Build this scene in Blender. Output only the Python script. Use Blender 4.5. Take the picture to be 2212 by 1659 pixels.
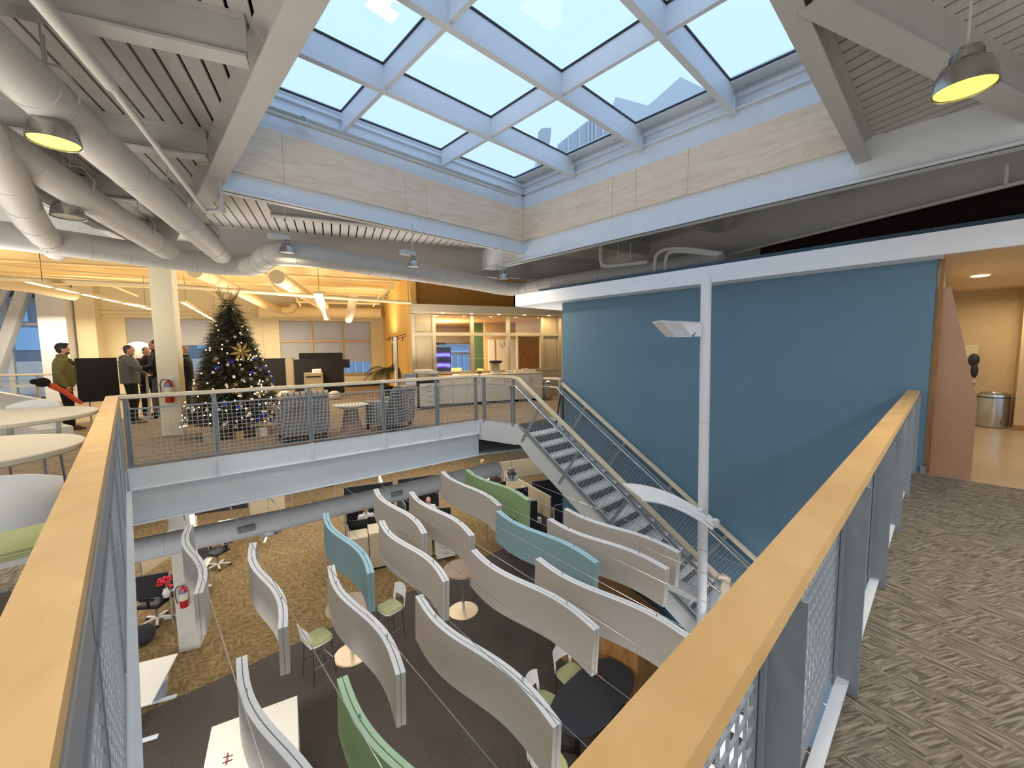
import bpy, bmesh, math, random
import numpy as np
from mathutils import Vector, Matrix, Euler
random.seed(7)
for o in list(bpy.data.objects): bpy.data.objects.remove(o)
SC = bpy.context.scene
COL = SC.collection
# ---------------------------------------------------------------- camera
FPX, PITCH, ROLL, YAW = 884.27, .08486, -.01215, .81690
cy_, sy_, cp_, sp_ = math.cos(YAW), math.sin(YAW), math.cos(PITCH), math.sin(PITCH)
FW = np.array([cy_*cp_, sy_*cp_, -sp_]); RT = np.array([sy_, -cy_, 0.]); UP = np.cross(RT, FW)
R2 = RT*math.cos(ROLL)+UP*math.sin(ROLL); U2 = -RT*math.sin(ROLL)+UP*math.cos(ROLL)
CAM = np.array([0, 0, 1.65])
cd = bpy.data.cameras.new('camera'); co = bpy.data.objects.new('camera', cd); COL.objects.link(co)
cd.sensor_width = 36; cd.lens = FPX*36/2212; cd.clip_start = .02; cd.clip_end = 500
co.matrix_world = Matrix(((R2[0], U2[0], -FW[0], 0), (R2[1], U2[1], -FW[1], 0), (R2[2], U2[2], -FW[2], 1.65), (0, 0, 0, 1)))
SC.camera = co
# ---------------------------------------------------------------- view + world (even overcast winter sky)
SC.view_settings.view_transform = 'Standard'; SC.view_settings.look = 'None'
SC.view_settings.gamma = 1; SC.view_settings.use_curve_mapping = False
SC.view_settings.exposure = 0.95
W = bpy.data.worlds.new('sky'); SC.world = W; W.use_nodes = True
nt = W.node_tree; bg = nt.nodes['Background']
tc = nt.nodes.new('ShaderNodeTexCoord'); sx = nt.nodes.new('ShaderNodeSeparateXYZ'); cr = nt.nodes.new('ShaderNodeValToRGB')
nt.links.new(tc.outputs['Generated'], sx.inputs[0]); nt.links.new(sx.outputs['Z'], cr.inputs[0]); nt.links.new(cr.outputs[0], bg.inputs[0])
el = cr.color_ramp.elements
el[0].position = 0; el[0].color = (.40, .42, .44, 1); el[1].position = 1; el[1].color = (.50, .74, 1.04, 1)
e = el.new(.02); e.color = (.52, .66, .84, 1); e = el.new(.35); e.color = (.47, .65, .93, 1)
bg.inputs[1].default_value = 0.77
# ---------------------------------------------------------------- measuring helpers: a pixel of the photo on a known plane
def ray(x, y): return FW+R2*(x-1106)/FPX-U2*(y-829.5)/FPX
def G(x, y, z=0.):
    d = ray(x, y); return CAM+d*(z-CAM[2])/d[2]
def GX(x, y, X):
    d = ray(x, y); return CAM+d*(X-CAM[0])/d[0]
def GY(x, y, Y):
    d = ray(x, y); return CAM+d*(Y-CAM[1])/d[1]
def GP(x, y, P, n):
    d = ray(x, y); n = np.array(n, float); return CAM+d*((np.array(P, float)-CAM)@n)/(d@n)
A20 = math.radians(20)
E1 = np.array([math.cos(A20), -math.sin(A20), 0]); E2 = np.array([math.sin(A20), math.cos(A20), 0])
def V(x, y, v): return GP(x, y, E2*v, E2)
def F(u, v, z=0.): return E1*u+E2*v+np.array([0, 0, z])
FR_E = Matrix(((E1[0], E2[0], 0), (E1[1], E2[1], 0), (0, 0, 1))).to_4x4()      # building grid, turned 20 degrees from the atrium
FR_B = Matrix.Rotation(-math.atan(.085), 4, 'Z')                              # the far edge of the opening
I4 = Matrix.Identity(4)
def T(x, y, z, rz=0): return Matrix.Translation((x, y, z)) @ Matrix.Rotation(rz, 4, 'Z')
# ---------------------------------------------------------------- materials
def srgb(r, g, b):
    f = lambda c: (c/255/12.92) if c/255 <= .04045 else ((c/255+.055)/1.055)**2.4
    return (f(r), f(g), f(b), 1)
MT = {}
def mat(name, rgb, rough=.6, metal=0, var=.06, scale=8, bump=0, bscale=60, emit=0, aniso=None, spec=.5):
    if name in MT: return MT[name]
    m = bpy.data.materials.new(name); m.use_nodes = True; n = m.node_tree.nodes; l = m.node_tree.links
    b = n['Principled BSDF']; b.inputs['Roughness'].default_value = rough; b.inputs['Metallic'].default_value = metal
    b.inputs['Specular IOR Level'].default_value = spec
    t = n.new('ShaderNodeTexCoord'); mp = n.new('ShaderNodeMapping'); l.new(t.outputs['Object'], mp.inputs[0])
    if aniso: mp.inputs['Scale'].default_value = aniso
    no = n.new('ShaderNodeTexNoise'); no.inputs['Scale'].default_value = scale; no.inputs['Detail'].default_value = 4
    l.new(mp.outputs[0], no.inputs[0])
    mx = n.new('ShaderNodeMix'); mx.data_type = 'RGBA'
    c = srgb(*rgb)
    mx.inputs[6].default_value = tuple(max(0, v*(1-var*1.6)) for v in c[:3])+(1,)
    mx.inputs[7].default_value = tuple(min(1, v*(1+var*1.6)) for v in c[:3])+(1,)
    l.new(no.outputs[0], mx.inputs[0]); l.new(mx.outputs[2], b.inputs['Base Color'])
    if bump:
        n2 = n.new('ShaderNodeTexNoise'); n2.inputs['Scale'].default_value = bscale; l.new(mp.outputs[0], n2.inputs[0])
        bp = n.new('ShaderNodeBump'); bp.inputs['Strength'].default_value = bump; bp.inputs['Distance'].default_value = .01
        l.new(n2.outputs[0], bp.inputs['Height']); l.new(bp.outputs[0], b.inputs['Normal'])
    if emit:
        b.inputs['Emission Color'].default_value = c; b.inputs['Emission Strength'].default_value = emit
    MT[name] = m; return m
def carpet(name, c0, c1, c2, sc=3.0, streak=14, rot=.6):
    m = bpy.data.materials.new(name); m.use_nodes = True; n = m.node_tree.nodes; l = m.node_tree.links
    b = n['Principled BSDF']; b.inputs['Roughness'].default_value = .95; b.inputs['Specular IOR Level'].default_value = .1
    t = n.new('ShaderNodeTexCoord')
    def chan(angle, seed):
        mp = n.new('ShaderNodeMapping'); mp.inputs['Rotation'].default_value = (0, 0, angle); mp.inputs['Location'].default_value = (seed, seed, 0)
        l.new(t.outputs['Object'], mp.inputs[0])
        mp2 = n.new('ShaderNodeMapping'); mp2.inputs['Scale'].default_value = (sc*1.2, streak*2.2, 1); l.new(mp.outputs[0], mp2.inputs[0])
        no = n.new('ShaderNodeTexNoise'); no.inputs['Scale'].default_value = 1; no.inputs['Detail'].default_value = 3; l.new(mp2.outputs[0], no.inputs[0])
        return no
    a = chan(rot, 0); c = chan(rot+1.3, 5)
    vo = n.new('ShaderNodeTexVoronoi'); vo.inputs['Scale'].default_value = sc*1.5; vo.distance = 'MANHATTAN'
    l.new(t.outputs['Object'], vo.inputs[0])
    sp = n.new('ShaderNodeSeparateColor'); l.new(vo.outputs['Color'], sp.inputs[0])
    th = n.new('ShaderNodeMath'); th.operation = 'GREATER_THAN'; th.inputs[1].default_value = .5; l.new(sp.outputs[0], th.inputs[0])
    mx = n.new('ShaderNodeMix'); l.new(th.outputs[0], mx.inputs[0]); l.new(a.outputs[0], mx.inputs[2]); l.new(c.outputs[0], mx.inputs[3])
    r = n.new('ShaderNodeValToRGB'); l.new(mx.outputs[0], r.inputs[0])
    e = r.color_ramp.elements; e[0].position = .36; e[0].color = srgb(*c0); e[1].position = .64; e[1].color = srgb(*c2)
    x = e.new(.5); x.color = srgb(*c1)
    l.new(r.outputs[0], b.inputs['Base Color'])
    fn = n.new('ShaderNodeTexNoise'); fn.inputs['Scale'].default_value = 160; l.new(t.outputs['Object'], fn.inputs[0])
    bp = n.new('ShaderNodeBump'); bp.inputs['Strength'].default_value = .35; bp.inputs['Distance'].default_value = .006
    l.new(fn.outputs[0], bp.inputs['Height']); l.new(bp.outputs[0], b.inputs['Normal'])
    MT[name] = m; return m
def glassmat(name, tint=(.9, .95, 1), gloss=.08, rough=.02, hazec=None, haze=0):
    m = bpy.data.materials.new(name); m.use_nodes = True; n = m.node_tree.nodes; l = m.node_tree.links
    n.remove(n['Principled BSDF']); out = n['Material Output']
    tr = n.new('ShaderNodeBsdfTransparent'); tr.inputs[0].default_value = (*tint, 1)
    gl = n.new('ShaderNodeBsdfGlossy'); gl.inputs['Roughness'].default_value = rough
    fr = n.new('ShaderNodeFresnel'); fr.inputs[0].default_value = 1.45
    ml = n.new('ShaderNodeMath'); ml.operation = 'MULTIPLY'; ml.inputs[1].default_value = gloss*12; ml.use_clamp = True
    l.new(fr.outputs[0], ml.inputs[0])
    mx = n.new('ShaderNodeMixShader'); l.new(ml.outputs[0], mx.inputs[0]); l.new(tr.outputs[0], mx.inputs[1]); l.new(gl.outputs[0], mx.inputs[2])
    last = mx
    if haze:
        df = n.new('ShaderNodeBsdfDiffuse'); df.inputs[0].default_value = hazec
        m2 = n.new('ShaderNodeMixShader'); m2.inputs[0].default_value = haze; l.new(mx.outputs[0], m2.inputs[1]); l.new(df.outputs[0], m2.inputs[2]); last = m2
    l.new(last.outputs[0], out.inputs[0]); MT[name] = m; return m
def woodmat(name, c0, c1, rough=.4, sc=(1, 1, 1), wscale=3.0):
    m = bpy.data.materials.new(name); m.use_nodes = True; n = m.node_tree.nodes; l = m.node_tree.links
    b = n['Principled BSDF']; b.inputs['Roughness'].default_value = rough
    t = n.new('ShaderNodeTexCoord'); mp = n.new('ShaderNodeMapping'); mp.inputs['Scale'].default_value = sc; l.new(t.outputs['Object'], mp.inputs[0])
    no = n.new('ShaderNodeTexNoise'); no.inputs['Scale'].default_value = wscale; no.inputs['Detail'].default_value = 8; no.inputs['Distortion'].default_value = 1.2
    l.new(mp.outputs[0], no.inputs[0]); r = n.new('ShaderNodeValToRGB'); l.new(no.outputs[0], r.inputs[0])
    e = r.color_ramp.elements; e[0].position = .32; e[0].color = srgb(*c0); e[1].position = .6; e[1].color = srgb(*c1)
    l.new(r.outputs[0], b.inputs['Base Color']); MT[name] = m; return m
# ---------------------------------------------------------------- mesh builder
def world_org(p):
    while p is not None:
        if 'org' in p: return p['org']
        p = p.parent
    return None
class MB:
    def __init__(s): s.v = []; s.f = []
    def add(s, vs, fs):
        k = len(s.v); s.v += [tuple(float(c) for c in p) for p in vs]; s.f += [tuple(i+k for i in f) for f in fs]; return s
    def box(s, a, b, M=I4):
        x0, y0, z0 = a; x1, y1, z1 = b
        vs = [M @ Vector(p) for p in ((x0, y0, z0), (x1, y0, z0), (x1, y1, z0), (x0, y1, z0), (x0, y0, z1), (x1, y0, z1), (x1, y1, z1), (x0, y1, z1))]
        return s.add(vs, [(0, 3, 2, 1), (4, 5, 6, 7), (0, 1, 5, 4), (1, 2, 6, 5), (2, 3, 7, 6), (3, 0, 4, 7)])
    def bbox(s, a, b, c=.01, M=I4):      # box with chamfered vertical and top edges
        x0, y0, z0 = a; x1, y1, z1 = b
        P = [(x0+c, y0), (x1-c, y0), (x1, y0+c), (x1, y1-c), (x1-c, y1), (x0+c, y1), (x0, y1-c), (x0, y0+c)]
        Q = [(min(max(x, x0+c), x1-c), min(max(y, y0+c), y1-c)) for x, y in P]
        vs = [M @ Vector((x, y, z0)) for x, y in P]+[M @ Vector((x, y, z1-c)) for x, y in P]+[M @ Vector((x, y, z1)) for x, y in Q]
        fs = [tuple(range(7, -1, -1)), tuple(range(16, 24))]
        for r in (0, 8):
            for i in range(8): fs.append((r+i, r+(i+1) % 8, r+8+(i+1) % 8, r+8+i))
        return s.add(vs, fs)
    def prism(s, poly, z0, z1, M=I4):
        n = len(poly); vs = [M @ Vector((x, y, z0)) for x, y in poly]+[M @ Vector((x, y, z1)) for x, y in poly]
        ar = sum(poly[i][0]*poly[(i+1) % n][1]-poly[(i+1) % n][0]*poly[i][1] for i in range(n))
        fs = [tuple(range(n-1, -1, -1)), tuple(range(n, 2*n))]+[(i, (i+1) % n, n+(i+1) % n, n+i) for i in range(n)]
        if ar < 0: fs = [f[::-1] for f in fs]
        return s.add(vs, fs)
    def ext(s, poly, d0, d1):            # poly of 3D points swept from +d0 to +d1
        n = len(poly); vs = [Vector(p)+Vector(d0) for p in poly]+[Vector(p)+Vector(d1) for p in poly]
        return s.add(vs, [tuple(range(n-1, -1, -1)), tuple(range(n, 2*n))]+[(i, (i+1) % n, n+(i+1) % n, n+i) for i in range(n)])
    def tube(s, path, r, n=8, caps=True, M=I4):
        P = [M @ Vector([float(c) for c in p]) for p in path]; k = len(s.v); R = r if isinstance(r, (list, tuple)) else [r]*len(P)
        up = None; rings = []
        for i, p in enumerate(P):
            t = (P[min(i+1, len(P)-1)]-P[max(i-1, 0)]).normalized()
            if up is None:
                up = Vector((0, 0, 1)) if abs(t.z) < .9 else Vector((1, 0, 0))
            a = t.cross(up).normalized(); up = a.cross(t).normalized()
            sc = 1.
            if 0 < i < len(P)-1:
                c = (P[i]-P[i-1]).normalized().dot((P[i+1]-P[i]).normalized()); sc = 1/max(.6, math.sqrt((1+c)/2))
            rings.append([p+(a*math.cos(q)+up*math.sin(q))*R[i]*(sc if False else 1) for q in [2*math.pi*(j+.5)/n for j in range(n)]])
        for g in rings: s.v += [tuple(p) for p in g]
        for i in range(len(P)-1):
            for j in range(n): s.f.append((k+i*n+j, k+i*n+(j+1) % n, k+(i+1)*n+(j+1) % n, k+(i+1)*n+j))
        if caps: s.f.append(tuple(k+j for j in range(n-1, -1, -1))); s.f.append(tuple(k+(len(P)-1)*n+j for j in range(n)))
        return s
    def bar(s, p, q, w, h=None, up=(0, 0, 1)):   # rectangular bar; w across, h along up
        h = h or w; p = Vector([float(c) for c in p]); q = Vector([float(c) for c in q]); t = (q-p).normalized(); u = Vector(up)
        if abs(t.dot(u)) > .95: u = Vector((1, 0, 0))
        a = t.cross(u).normalized(); u = a.cross(t).normalized()
        vs = [x+a*i*w/2+u*j*h/2 for x in (p, q) for i, j in ((-1, -1), (1, -1), (1, 1), (-1, 1))]
        return s.add(vs, [(0, 3, 2, 1)[::-1], (4, 5, 6, 7)[::-1], (0, 1, 5, 4)[::-1], (1, 2, 6, 5)[::-1], (2, 3, 7, 6)[::-1], (3, 0, 4, 7)[::-1]])
    def lathe(s, prof, n=24, M=I4, cap=True):
        k = len(s.v)
        for r, z in prof:
            for j in range(n):
                q = 2*math.pi*j/n; s.v.append(tuple(M @ Vector((r*math.cos(q), r*math.sin(q), z))))
        for i in range(len(prof)-1):
            for j in range(n): s.f.append((k+i*n+j, k+i*n+(j+1) % n, k+(i+1)*n+(j+1) % n, k+(i+1)*n+j))
        if not cap: return s
        if prof[0][0] > 1e-4: s.f.append(tuple(k+j for j in range(n-1, -1, -1)))
        if prof[-1][0] > 1e-4: s.f.append(tuple(k+(len(prof)-1)*n+j for j in range(n)))
        return s
    def ibeam(s, p, q, h, w, tf=.02, tw=.015):   # p,q: centre of the bottom face
        Z = Vector((0, 0, 1)); p = Vector([float(c) for c in p]); q = Vector([float(c) for c in q])
        s.bar(p+Z*tf/2, q+Z*tf/2, w, tf); s.bar(p+Z*h/2, q+Z*h/2, tw, h-2*tf+.002); s.bar(p+Z*(h-tf/2), q+Z*(h-tf/2), w, tf); return s
    def ell(s, c, r, n=12, m=8, M=I4):
        pr = [(math.sin(math.pi*i/m), -math.cos(math.pi*i/m)) for i in range(m+1)]
        Mx = M @ Matrix.Translation(c) @ Matrix.Diagonal((r[0], r[1], r[2], 1))
        k = len(s.v); s.v.append(tuple(Mx @ Vector((0, 0, -1))))
        for i in range(1, m):
            for j in range(n):
                q = 2*math.pi*j/n; s.v.append(tuple(Mx @ Vector((pr[i][0]*math.cos(q), pr[i][0]*math.sin(q), pr[i][1]))))
        s.v.append(tuple(Mx @ Vector((0, 0, 1)))); top = len(s.v)-1
        for j in range(n):
            s.f.append((k, k+1+(j+1) % n, k+1+j)); s.f.append((top, k+1+(m-2)*n+j, k+1+(m-2)*n+(j+1) % n))
        for i in range(m-2):
            for j in range(n): s.f.append((k+1+i*n+j, k+1+i*n+(j+1) % n, k+1+(i+1)*n+(j+1) % n, k+1+(i+1)*n+j))
        return s
    def build(s, name, m, parent=None, smooth=False, kind=None, M=None, label=None):
        me = bpy.data.meshes.new(name); vs = s.v
        if M is not None: vs = [tuple(M @ Vector(p)) for p in vs]
        org = Vector((0, 0, 0))
        if parent is None and vs:
            xs = [p[0] for p in vs]; ys = [p[1] for p in vs]; zs = [p[2] for p in vs]
            org = Vector(((min(xs)+max(xs))/2, (min(ys)+max(ys))/2, min(zs)))
            vs = [(p[0]-org[0], p[1]-org[1], p[2]-org[2]) for p in vs]
        elif parent is not None and world_org(parent) is not None:
            o_ = world_org(parent); vs = [(p[0]-o_[0], p[1]-o_[1], p[2]-o_[2]) for p in vs]
        me.from_pydata(vs, [], s.f); me.update()
        me.materials.append(MT[m] if isinstance(m, str) else m)
        if smooth:
            me.polygons.foreach_set('use_smooth', [True]*len(me.polygons))
            try: me.set_sharp_from_angle(angle=math.radians(smooth if smooth is not True else 40))
            except Exception: pass
        o = bpy.data.objects.new(name, me); COL.objects.link(o); o.location = org
        if parent: o.parent = parent
        if kind: o['kind'] = kind
        if label: o['label'] = label
        return o
# parts are written in world coordinates when the thing carries 'org', else in the thing's local frame
def thing(name, label, cat, loc=(0, 0, 0), rz=0, group=None, world=False):
    o = bpy.data.objects.new(name, None); COL.objects.link(o); o.location = [float(c) for c in loc]; o.rotation_euler = (0, 0, rz)
    o.empty_display_size = .1
    o['label'] = label; o['category'] = cat
    if group: o['group'] = group
    if world: WORLD[o.name] = 1; o['org'] = [float(c) for c in loc]
    return o
WORLD = {}
def tag(o, label, cat, group=None):
    o['label'] = label; o['category'] = cat
    if group: o['group'] = group
    return o
def struct(o, label=None):
    o['kind'] = 'structure'
    if label: o['label'] = label
    return o
def dup(root, loc=None, rz=None, label=None, group=None):
    def cp(o, par):
        c = o.copy(); COL.objects.link(c)
        if par: c.parent = par
        for ch in CH.get(o.name, list(o.children)): cp(ch, c)
        return c
    r = cp(root, None)
    if loc is not None: r.location = [float(c) for c in loc]
    if rz is not None: r.rotation_euler = (0, 0, rz)
    if label: r['label'] = label
    if group: r['group'] = group
    return r
CH = {}
def piece_dup(o, parent, M=None):
    c = o.copy(); COL.objects.link(c); c.parent = parent
    if M is not None: c.matrix_local = M
    return c
# ---------------------------------------------------------------- the palette
mat('white_steel', (205, 209, 214), .45, var=.03)
mat('skylight_steel', (214, 220, 226), .45, var=.03)
mat('ceiling_paint', (180, 178, 174), .75, var=.05, scale=3)
mat('deck_paint', (182, 179, 174), .8, var=.06, scale=5, bump=.1)
mat('dark_void', (14, 12, 11), .9)
mat('duct_paint', (190, 187, 181), .55, var=.05, scale=5)
mat('pipe_paint', (190, 186, 178), .5)
mat('rail_steel', (146, 152, 158), .5, metal=.1, var=.05)
mat('fascia_white', (222, 227, 231), .5, var=.03)
mat('stair_white', (212, 215, 217), .5, var=.03)
mat('wire_steel', (168, 174, 180), .5, metal=.1)
mat('stainless', (196, 200, 204), .22, metal=.9, aniso=(1, 1, 40), var=.05)
mat('blue_wall', (96, 128, 150), .7, var=.04, scale=1.2, bump=.05, bscale=40)
mat('teal_strip', (52, 74, 86), .7)
mat('maroon_wall', (42, 14, 14), .85)
mat('cream_wall', (226, 214, 180), .8, var=.03)
mat('yellow_wall', (222, 176, 92), .8, var=.03)
mat('ochre_wall', (178, 128, 52), .8, var=.03)
mat('tan_ceiling', (206, 176, 138), .75, var=.03)
mat('far_ceiling', (236, 214, 164), .75, var=.03)
mat('white_paint', (220, 222, 226), .6, var=.02)
mat('canopy_white', (228, 232, 236), .5, var=.02)
woodmat('maple', (212, 168, 104), (228, 186, 124), .45, (1, 1, 1), 2.2)
woodmat('maple_pale', (218, 202, 172), (230, 216, 190), .4, (1, 1, 1), 3)
woodmat('plywood', (222, 198, 170), (234, 214, 190), .65, (1.5, 1.5, 9), 1.3)
woodmat('walnut', (128, 88, 48), (156, 110, 62), .5, (1, 4, 1), 3)
woodmat('oak_top', (150, 122, 96), (168, 140, 112), .5, (1, 6, 1), 3)
carpet('carpet_upper', (94, 87, 76), (126, 118, 104), (156, 148, 132), 6.2, 36, .5)
carpet('carpet_far', (124, 108, 90), (146, 128, 106), (160, 142, 118), 3, 16, 1.1)
carpet('carpet_lower', (98, 80, 52), (116, 96, 64), (132, 111, 77), 4.5, 7, .35)
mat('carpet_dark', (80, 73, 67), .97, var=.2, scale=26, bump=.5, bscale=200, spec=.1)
mat('corridor_tile', (172, 150, 122), .25, var=.1, scale=1.6)
mat('black_plastic', (22, 22, 24), .5)
mat('dark_fabric', (44, 43, 45), .95, var=.2, scale=60)
mat('screen_black', (12, 13, 18), .25)
mat('laminate_white', (222, 216, 202), .5, var=.02)
mat('table_cream', (196, 186, 164), .45, var=.03)
mat('laminate_beige', (184, 168, 138), .55, var=.03)
mat('felt_taupe', (204, 197, 188), .95, var=.05, scale=50, bump=.25, bscale=250, spec=.1)
mat('felt_edge', (240, 242, 245), .9, var=.02)  # near white: sky light on the panel tops put into the colour
mat('felt_seam', (140, 144, 152), .9)
mat('felt_teal', (150, 182, 190), .95, var=.05, scale=50, spec=.1)
mat('felt_teal_skylit', (176, 216, 232), .9)  # teal lightened by painted-in sky light from above
mat('felt_green', (158, 188, 142), .95, var=.05, scale=50, spec=.1)
mat('felt_green_skylit', (190, 222, 188), .9)  # green lightened by painted-in sky light from above
mat('seat_green', (172, 178, 128), .9, var=.06, scale=60)
mat('chair_white', (214, 214, 210), .4)
mat('chrome', (180, 182, 186), .15, metal=1)
mat('brushed_base', (222, 196, 160), .35, metal=.35, var=.06)
mat('skin', (200, 146, 118), .55, var=.05, scale=20)
mat('skin_dark', (166, 112, 84), .55, var=.05, scale=20)
mat('red_paint', (176, 28, 34), .35)
mat('lamp_glow', (255, 226, 110), .5, emit=.62)
mat('lamp_glow_white', (255, 226, 170), .5, emit=2.5)
mat('lamp_metal', (170, 168, 162), .25, metal=.8)
glassmat('clear_glass', (.93, .96, .98), .06)
glassmat('sky_glass', (.97, .985, 1.0), .004)
# ================================================================ LIGHT inside the building (far room and corridor lamps, plus added unseen fill lights)
def area(name, loc, size, power, col=(1, .86, .66), rot=(0, 0, 0), sizey=None):
    l = bpy.data.lights.new(name, 'AREA'); l.energy = power; l.color = col; l.size = size
    if sizey: l.shape = 'RECTANGLE'; l.size_y = sizey
    o = bpy.data.objects.new(name, l); COL.objects.link(o); o.location = [float(c) for c in loc]; o.rotation_euler = rot
    return o
WARM = (1, .87, .64); NEUT = (1, .95, .89); COOL = (.93, .97, 1)
for u in (-9, -5.5, -2.2):
    area('office_light', F(u, 14.5, 3.0), 1.4, 50, WARM); area('office_light', F(u, 18.2, 3.0), 1.4, 46, WARM)
for u, v in ((-6.5, 16.5), (-2.5, 15.5), (1, 16.5), (-8.5, 13), (-1, 12.3)):    # the pendants also throw light up
    area('office_uplight_fill', F(u, v, 2.3), 1.6, 36, WARM, (math.pi, 0, 0))
for u, v, p in ((-5.2, 9.2, 55), (-1.2, 11.4, 40), (1.8, 11.0, 40), (5.2, 9.6, 14)): area('office_uplight_fill', F(u, v, 1.3), 1.6, p, NEUT, (math.pi, 0, 0))  # added upward fills without a fixture, brighten the duct and girder
for x in (-1.5, 1.2, 4.0, 6.6, 9.5, 12.0):
    for y in (10.6, 14.0, 17.5): area('lower_fill', (x, y, -1.3), .9, 18 if y < 13 else 40, NEUT)  # fill lights added to brighten the lower office, no fixtures modelled
for x, y in ((-1.8, 1.0), (-1.8, 5.0), (1.5, -1.5), (5.0, -1.5)): area('lower_fill', (x, y, -1.2), .9, 150, NEUT)  # out of view fill added under the walkway slabs for the lower floor
# unseen fill lights added beside and behind the camera, facing down and up
for x, y in ((-2.2, 1.2), (-2.2, 5.0), (-3.5, 9.5), (1.6, -2.2), (4.6, -2.2), (-1.5, -2.0)):
    area('walkway_fill', (x, y, 3.1), .7, 24 if y > 0 else 26, NEUT); area('walkway_upfill', (x, y, .8), 2.0, 62 if y > 0 else 14, NEUT, (math.pi, 0, 0))
for x, y in ((9.2, -.6), (11.6, -.9)): area('corridor_light', (x, y, 2.55), .3, 13, (1, .84, .60))
# ================================================================ FLOORS
def slab(name, m, poly, z1=0, th=.12): 
    return struct(MB().prism(poly, z1-th, z1).build(name, m))
slab('floor', 'carpet_upper', [(-9, -5), (-.13, -5), (-.13, 7.91), (-9, 7.91)])
slab('floor', 'carpet_upper', [(-.13, -5), (7.30, -5), (7.30, .27), (-.13, .27)])
slab('floor', 'carpet_far', [(-16, 7.91), (-.1, 7.91), (5.90, 7.40), (6.10, 6.42), (7.5, 6.42), (15, 6.42), (22, 12), (16, 17), (7.6, 21.2), (-13.5, 28)])
slab('floor', 'corridor_tile', [(7.30, -5), (16, -5), (16, .27), (7.30, .27)])
slab('floor', 'carpet_lower', [(-6, 9.28), (18, 9.28), (18, 24), (-6, 24)], -4.6)
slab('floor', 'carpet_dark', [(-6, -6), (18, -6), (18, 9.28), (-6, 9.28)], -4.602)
# ================================================================ WALLS
b = MB().box((7.37, .15, -4.6), (7.52, 6.13, 2.72)); w = struct(b.build('wall_right', 'blue_wall'), 'tall blue painted wall beside the stair')
MB().ext([(7.362, 2.865, 1.93), (7.362, 2.83, 1.90), (7.362, 2.86, 1.955), (7.362, 2.90, 1.95)], (0, 0, 0), (.012, 0, 0)).build('paint_chip', 'white_paint', w).location = -w.location
struct(MB().box((7.33, .12, 0), (7.56, .17, .09)).build('baseboard_right', 'rail_steel'))
# canopy (white fascia) over the blue wall and the corridor mouth
c = MB().box((7.0, -4, 2.69), (7.06, 7.36, 2.96)); c.box((7.0, 7.30, 2.69), (9.5, 7.36, 2.96)); c.box((7.06, .1, 2.69), (9.5, 7.3, 2.72))
struct(c.build('trim_1', 'canopy_white'), 'white band along the top of the blue wall')
struct(MB().box((7.06, -4, 2.72), (15, .1, 2.78)).build('ceiling', 'tan_ceiling'))
struct(MB().box((7.10, -4, 2.96), (7.3, 6.6, 3.03)).build('trim_2', 'teal_strip'))
# dark maroon upper wall behind the canopy
struct(MB().box((8.9, -6, 2.96), (9.0, 2.55, 4.4)).build('wall_back', 'maroon_wall'))
struct(MB().box((11.5, 3, -.1), (11.6, 12, 4.3)).build('wall_back', 'ceiling_paint'))
# corridor
w = MB().box((7.52, .10, 0), (12.8, .2, 2.72)).build('wall_corridor', 'cream_wall'); struct(w)
mat('corridor_paint', (190, 164, 124), .7); mat('corridor_panel', (180, 138, 108), .22, var=.12, scale=60, bump=.4, bscale=45)
w = MB().box((12.75, -.92, 0), (12.9, .2, 2.72)).box((12.2, -4, 0), (12.9, -.92, 2.72)).build('wall_corridor', 'corridor_paint'); struct(w)
struct(MB().box((12.17, -4, 0), (12.21, -.90, .1)).build('baseboard_corridor', 'walnut'))
p = MB().ext([(7.44, .1, 0), (7.44, -.27, 0), (7.44, -.27, .95), (7.44, .02, 2.35), (7.44, .1, 2.35)], (0, 0, 0), (.03, 0, 0))
o = p.build('glossy_panel', 'corridor_panel'); tag(o, 'glossy pinkish tan textured panel standing at the corridor mouth beside the blue wall', 'panel')
struct(MB().box((7.36, .085, 0), (7.46, .12, 2.69)).build('trim_3', 'walnut'))
# ================================================================ ROOF: deck planks, beams, girders
X0, X1, Y0, Y1 = 1.0, 6.97, .88, 6.97     # skylight shaft
roof = MB()
for a, b_ in (((-16, -8), (X0, 30)), ((X1+.1, -8), (20, 30)), ((X0, -8), (X1+.1, Y0-.05)), ((X0, Y1+.1), (X1+.1, 30))):
    roof.box((a[0], a[1], 4.36), (b_[0], b_[1], 4.44))
ceil = struct(roof.build('ceiling', 'dark_void'), 'dark roof above the ceiling planks')
ceil['org'] = list(ceil.location)
def clip(poly, a, b, c):     # keep a*x+b*y<=c
    out = []; n = len(poly)
    for i in range(n):
        p, q = poly[i], poly[(i+1) % n]; dp = a*p[0]+b*p[1]-c; dq = a*q[0]+b*q[1]-c
        if dp <= 0: out.append(p)
        if dp*dq < 0: t = dp/(dp-dq); out.append((p[0]+t*(q[0]-p[0]), p[1]+t*(q[1]-p[1])))
    return out
for k in range(-62, 66):
    u0 = -1.835+k*.17+.017; u1 = u0+.143
    v1 = 20.2 if u1 < 2.1 else 13.0
    P = [tuple(F(a, b)[:2]) for a, b in ((u0, -6), (u1, -6), (u1, v1), (u0, v1))]
    bb = MB()
    hs = [(-1, 0, -X0), (1, 0, X1+.15), (0, -1, -(Y0-.02)), (0, 1, Y1+.12)]
    cur = P
    for h in hs:
        outp = clip(cur, -h[0], -h[1], -h[2])
        if len(outp) > 2: bb.prism(outp, 4.25, 4.29)
        cur = clip(cur, *h)
        if len(cur) < 3: break
    if bb.v: bb.build('plank', 'deck_paint', ceil)
def beam(name, p, q, h, w, m, label, cat='beam', tf=.022, tw=.016):
    return tag(MB().ibeam(p, q, h, w, tf, tw).build(name, m), label, cat)
def Fp(u, v, z): return F(u, v, z)
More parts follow.
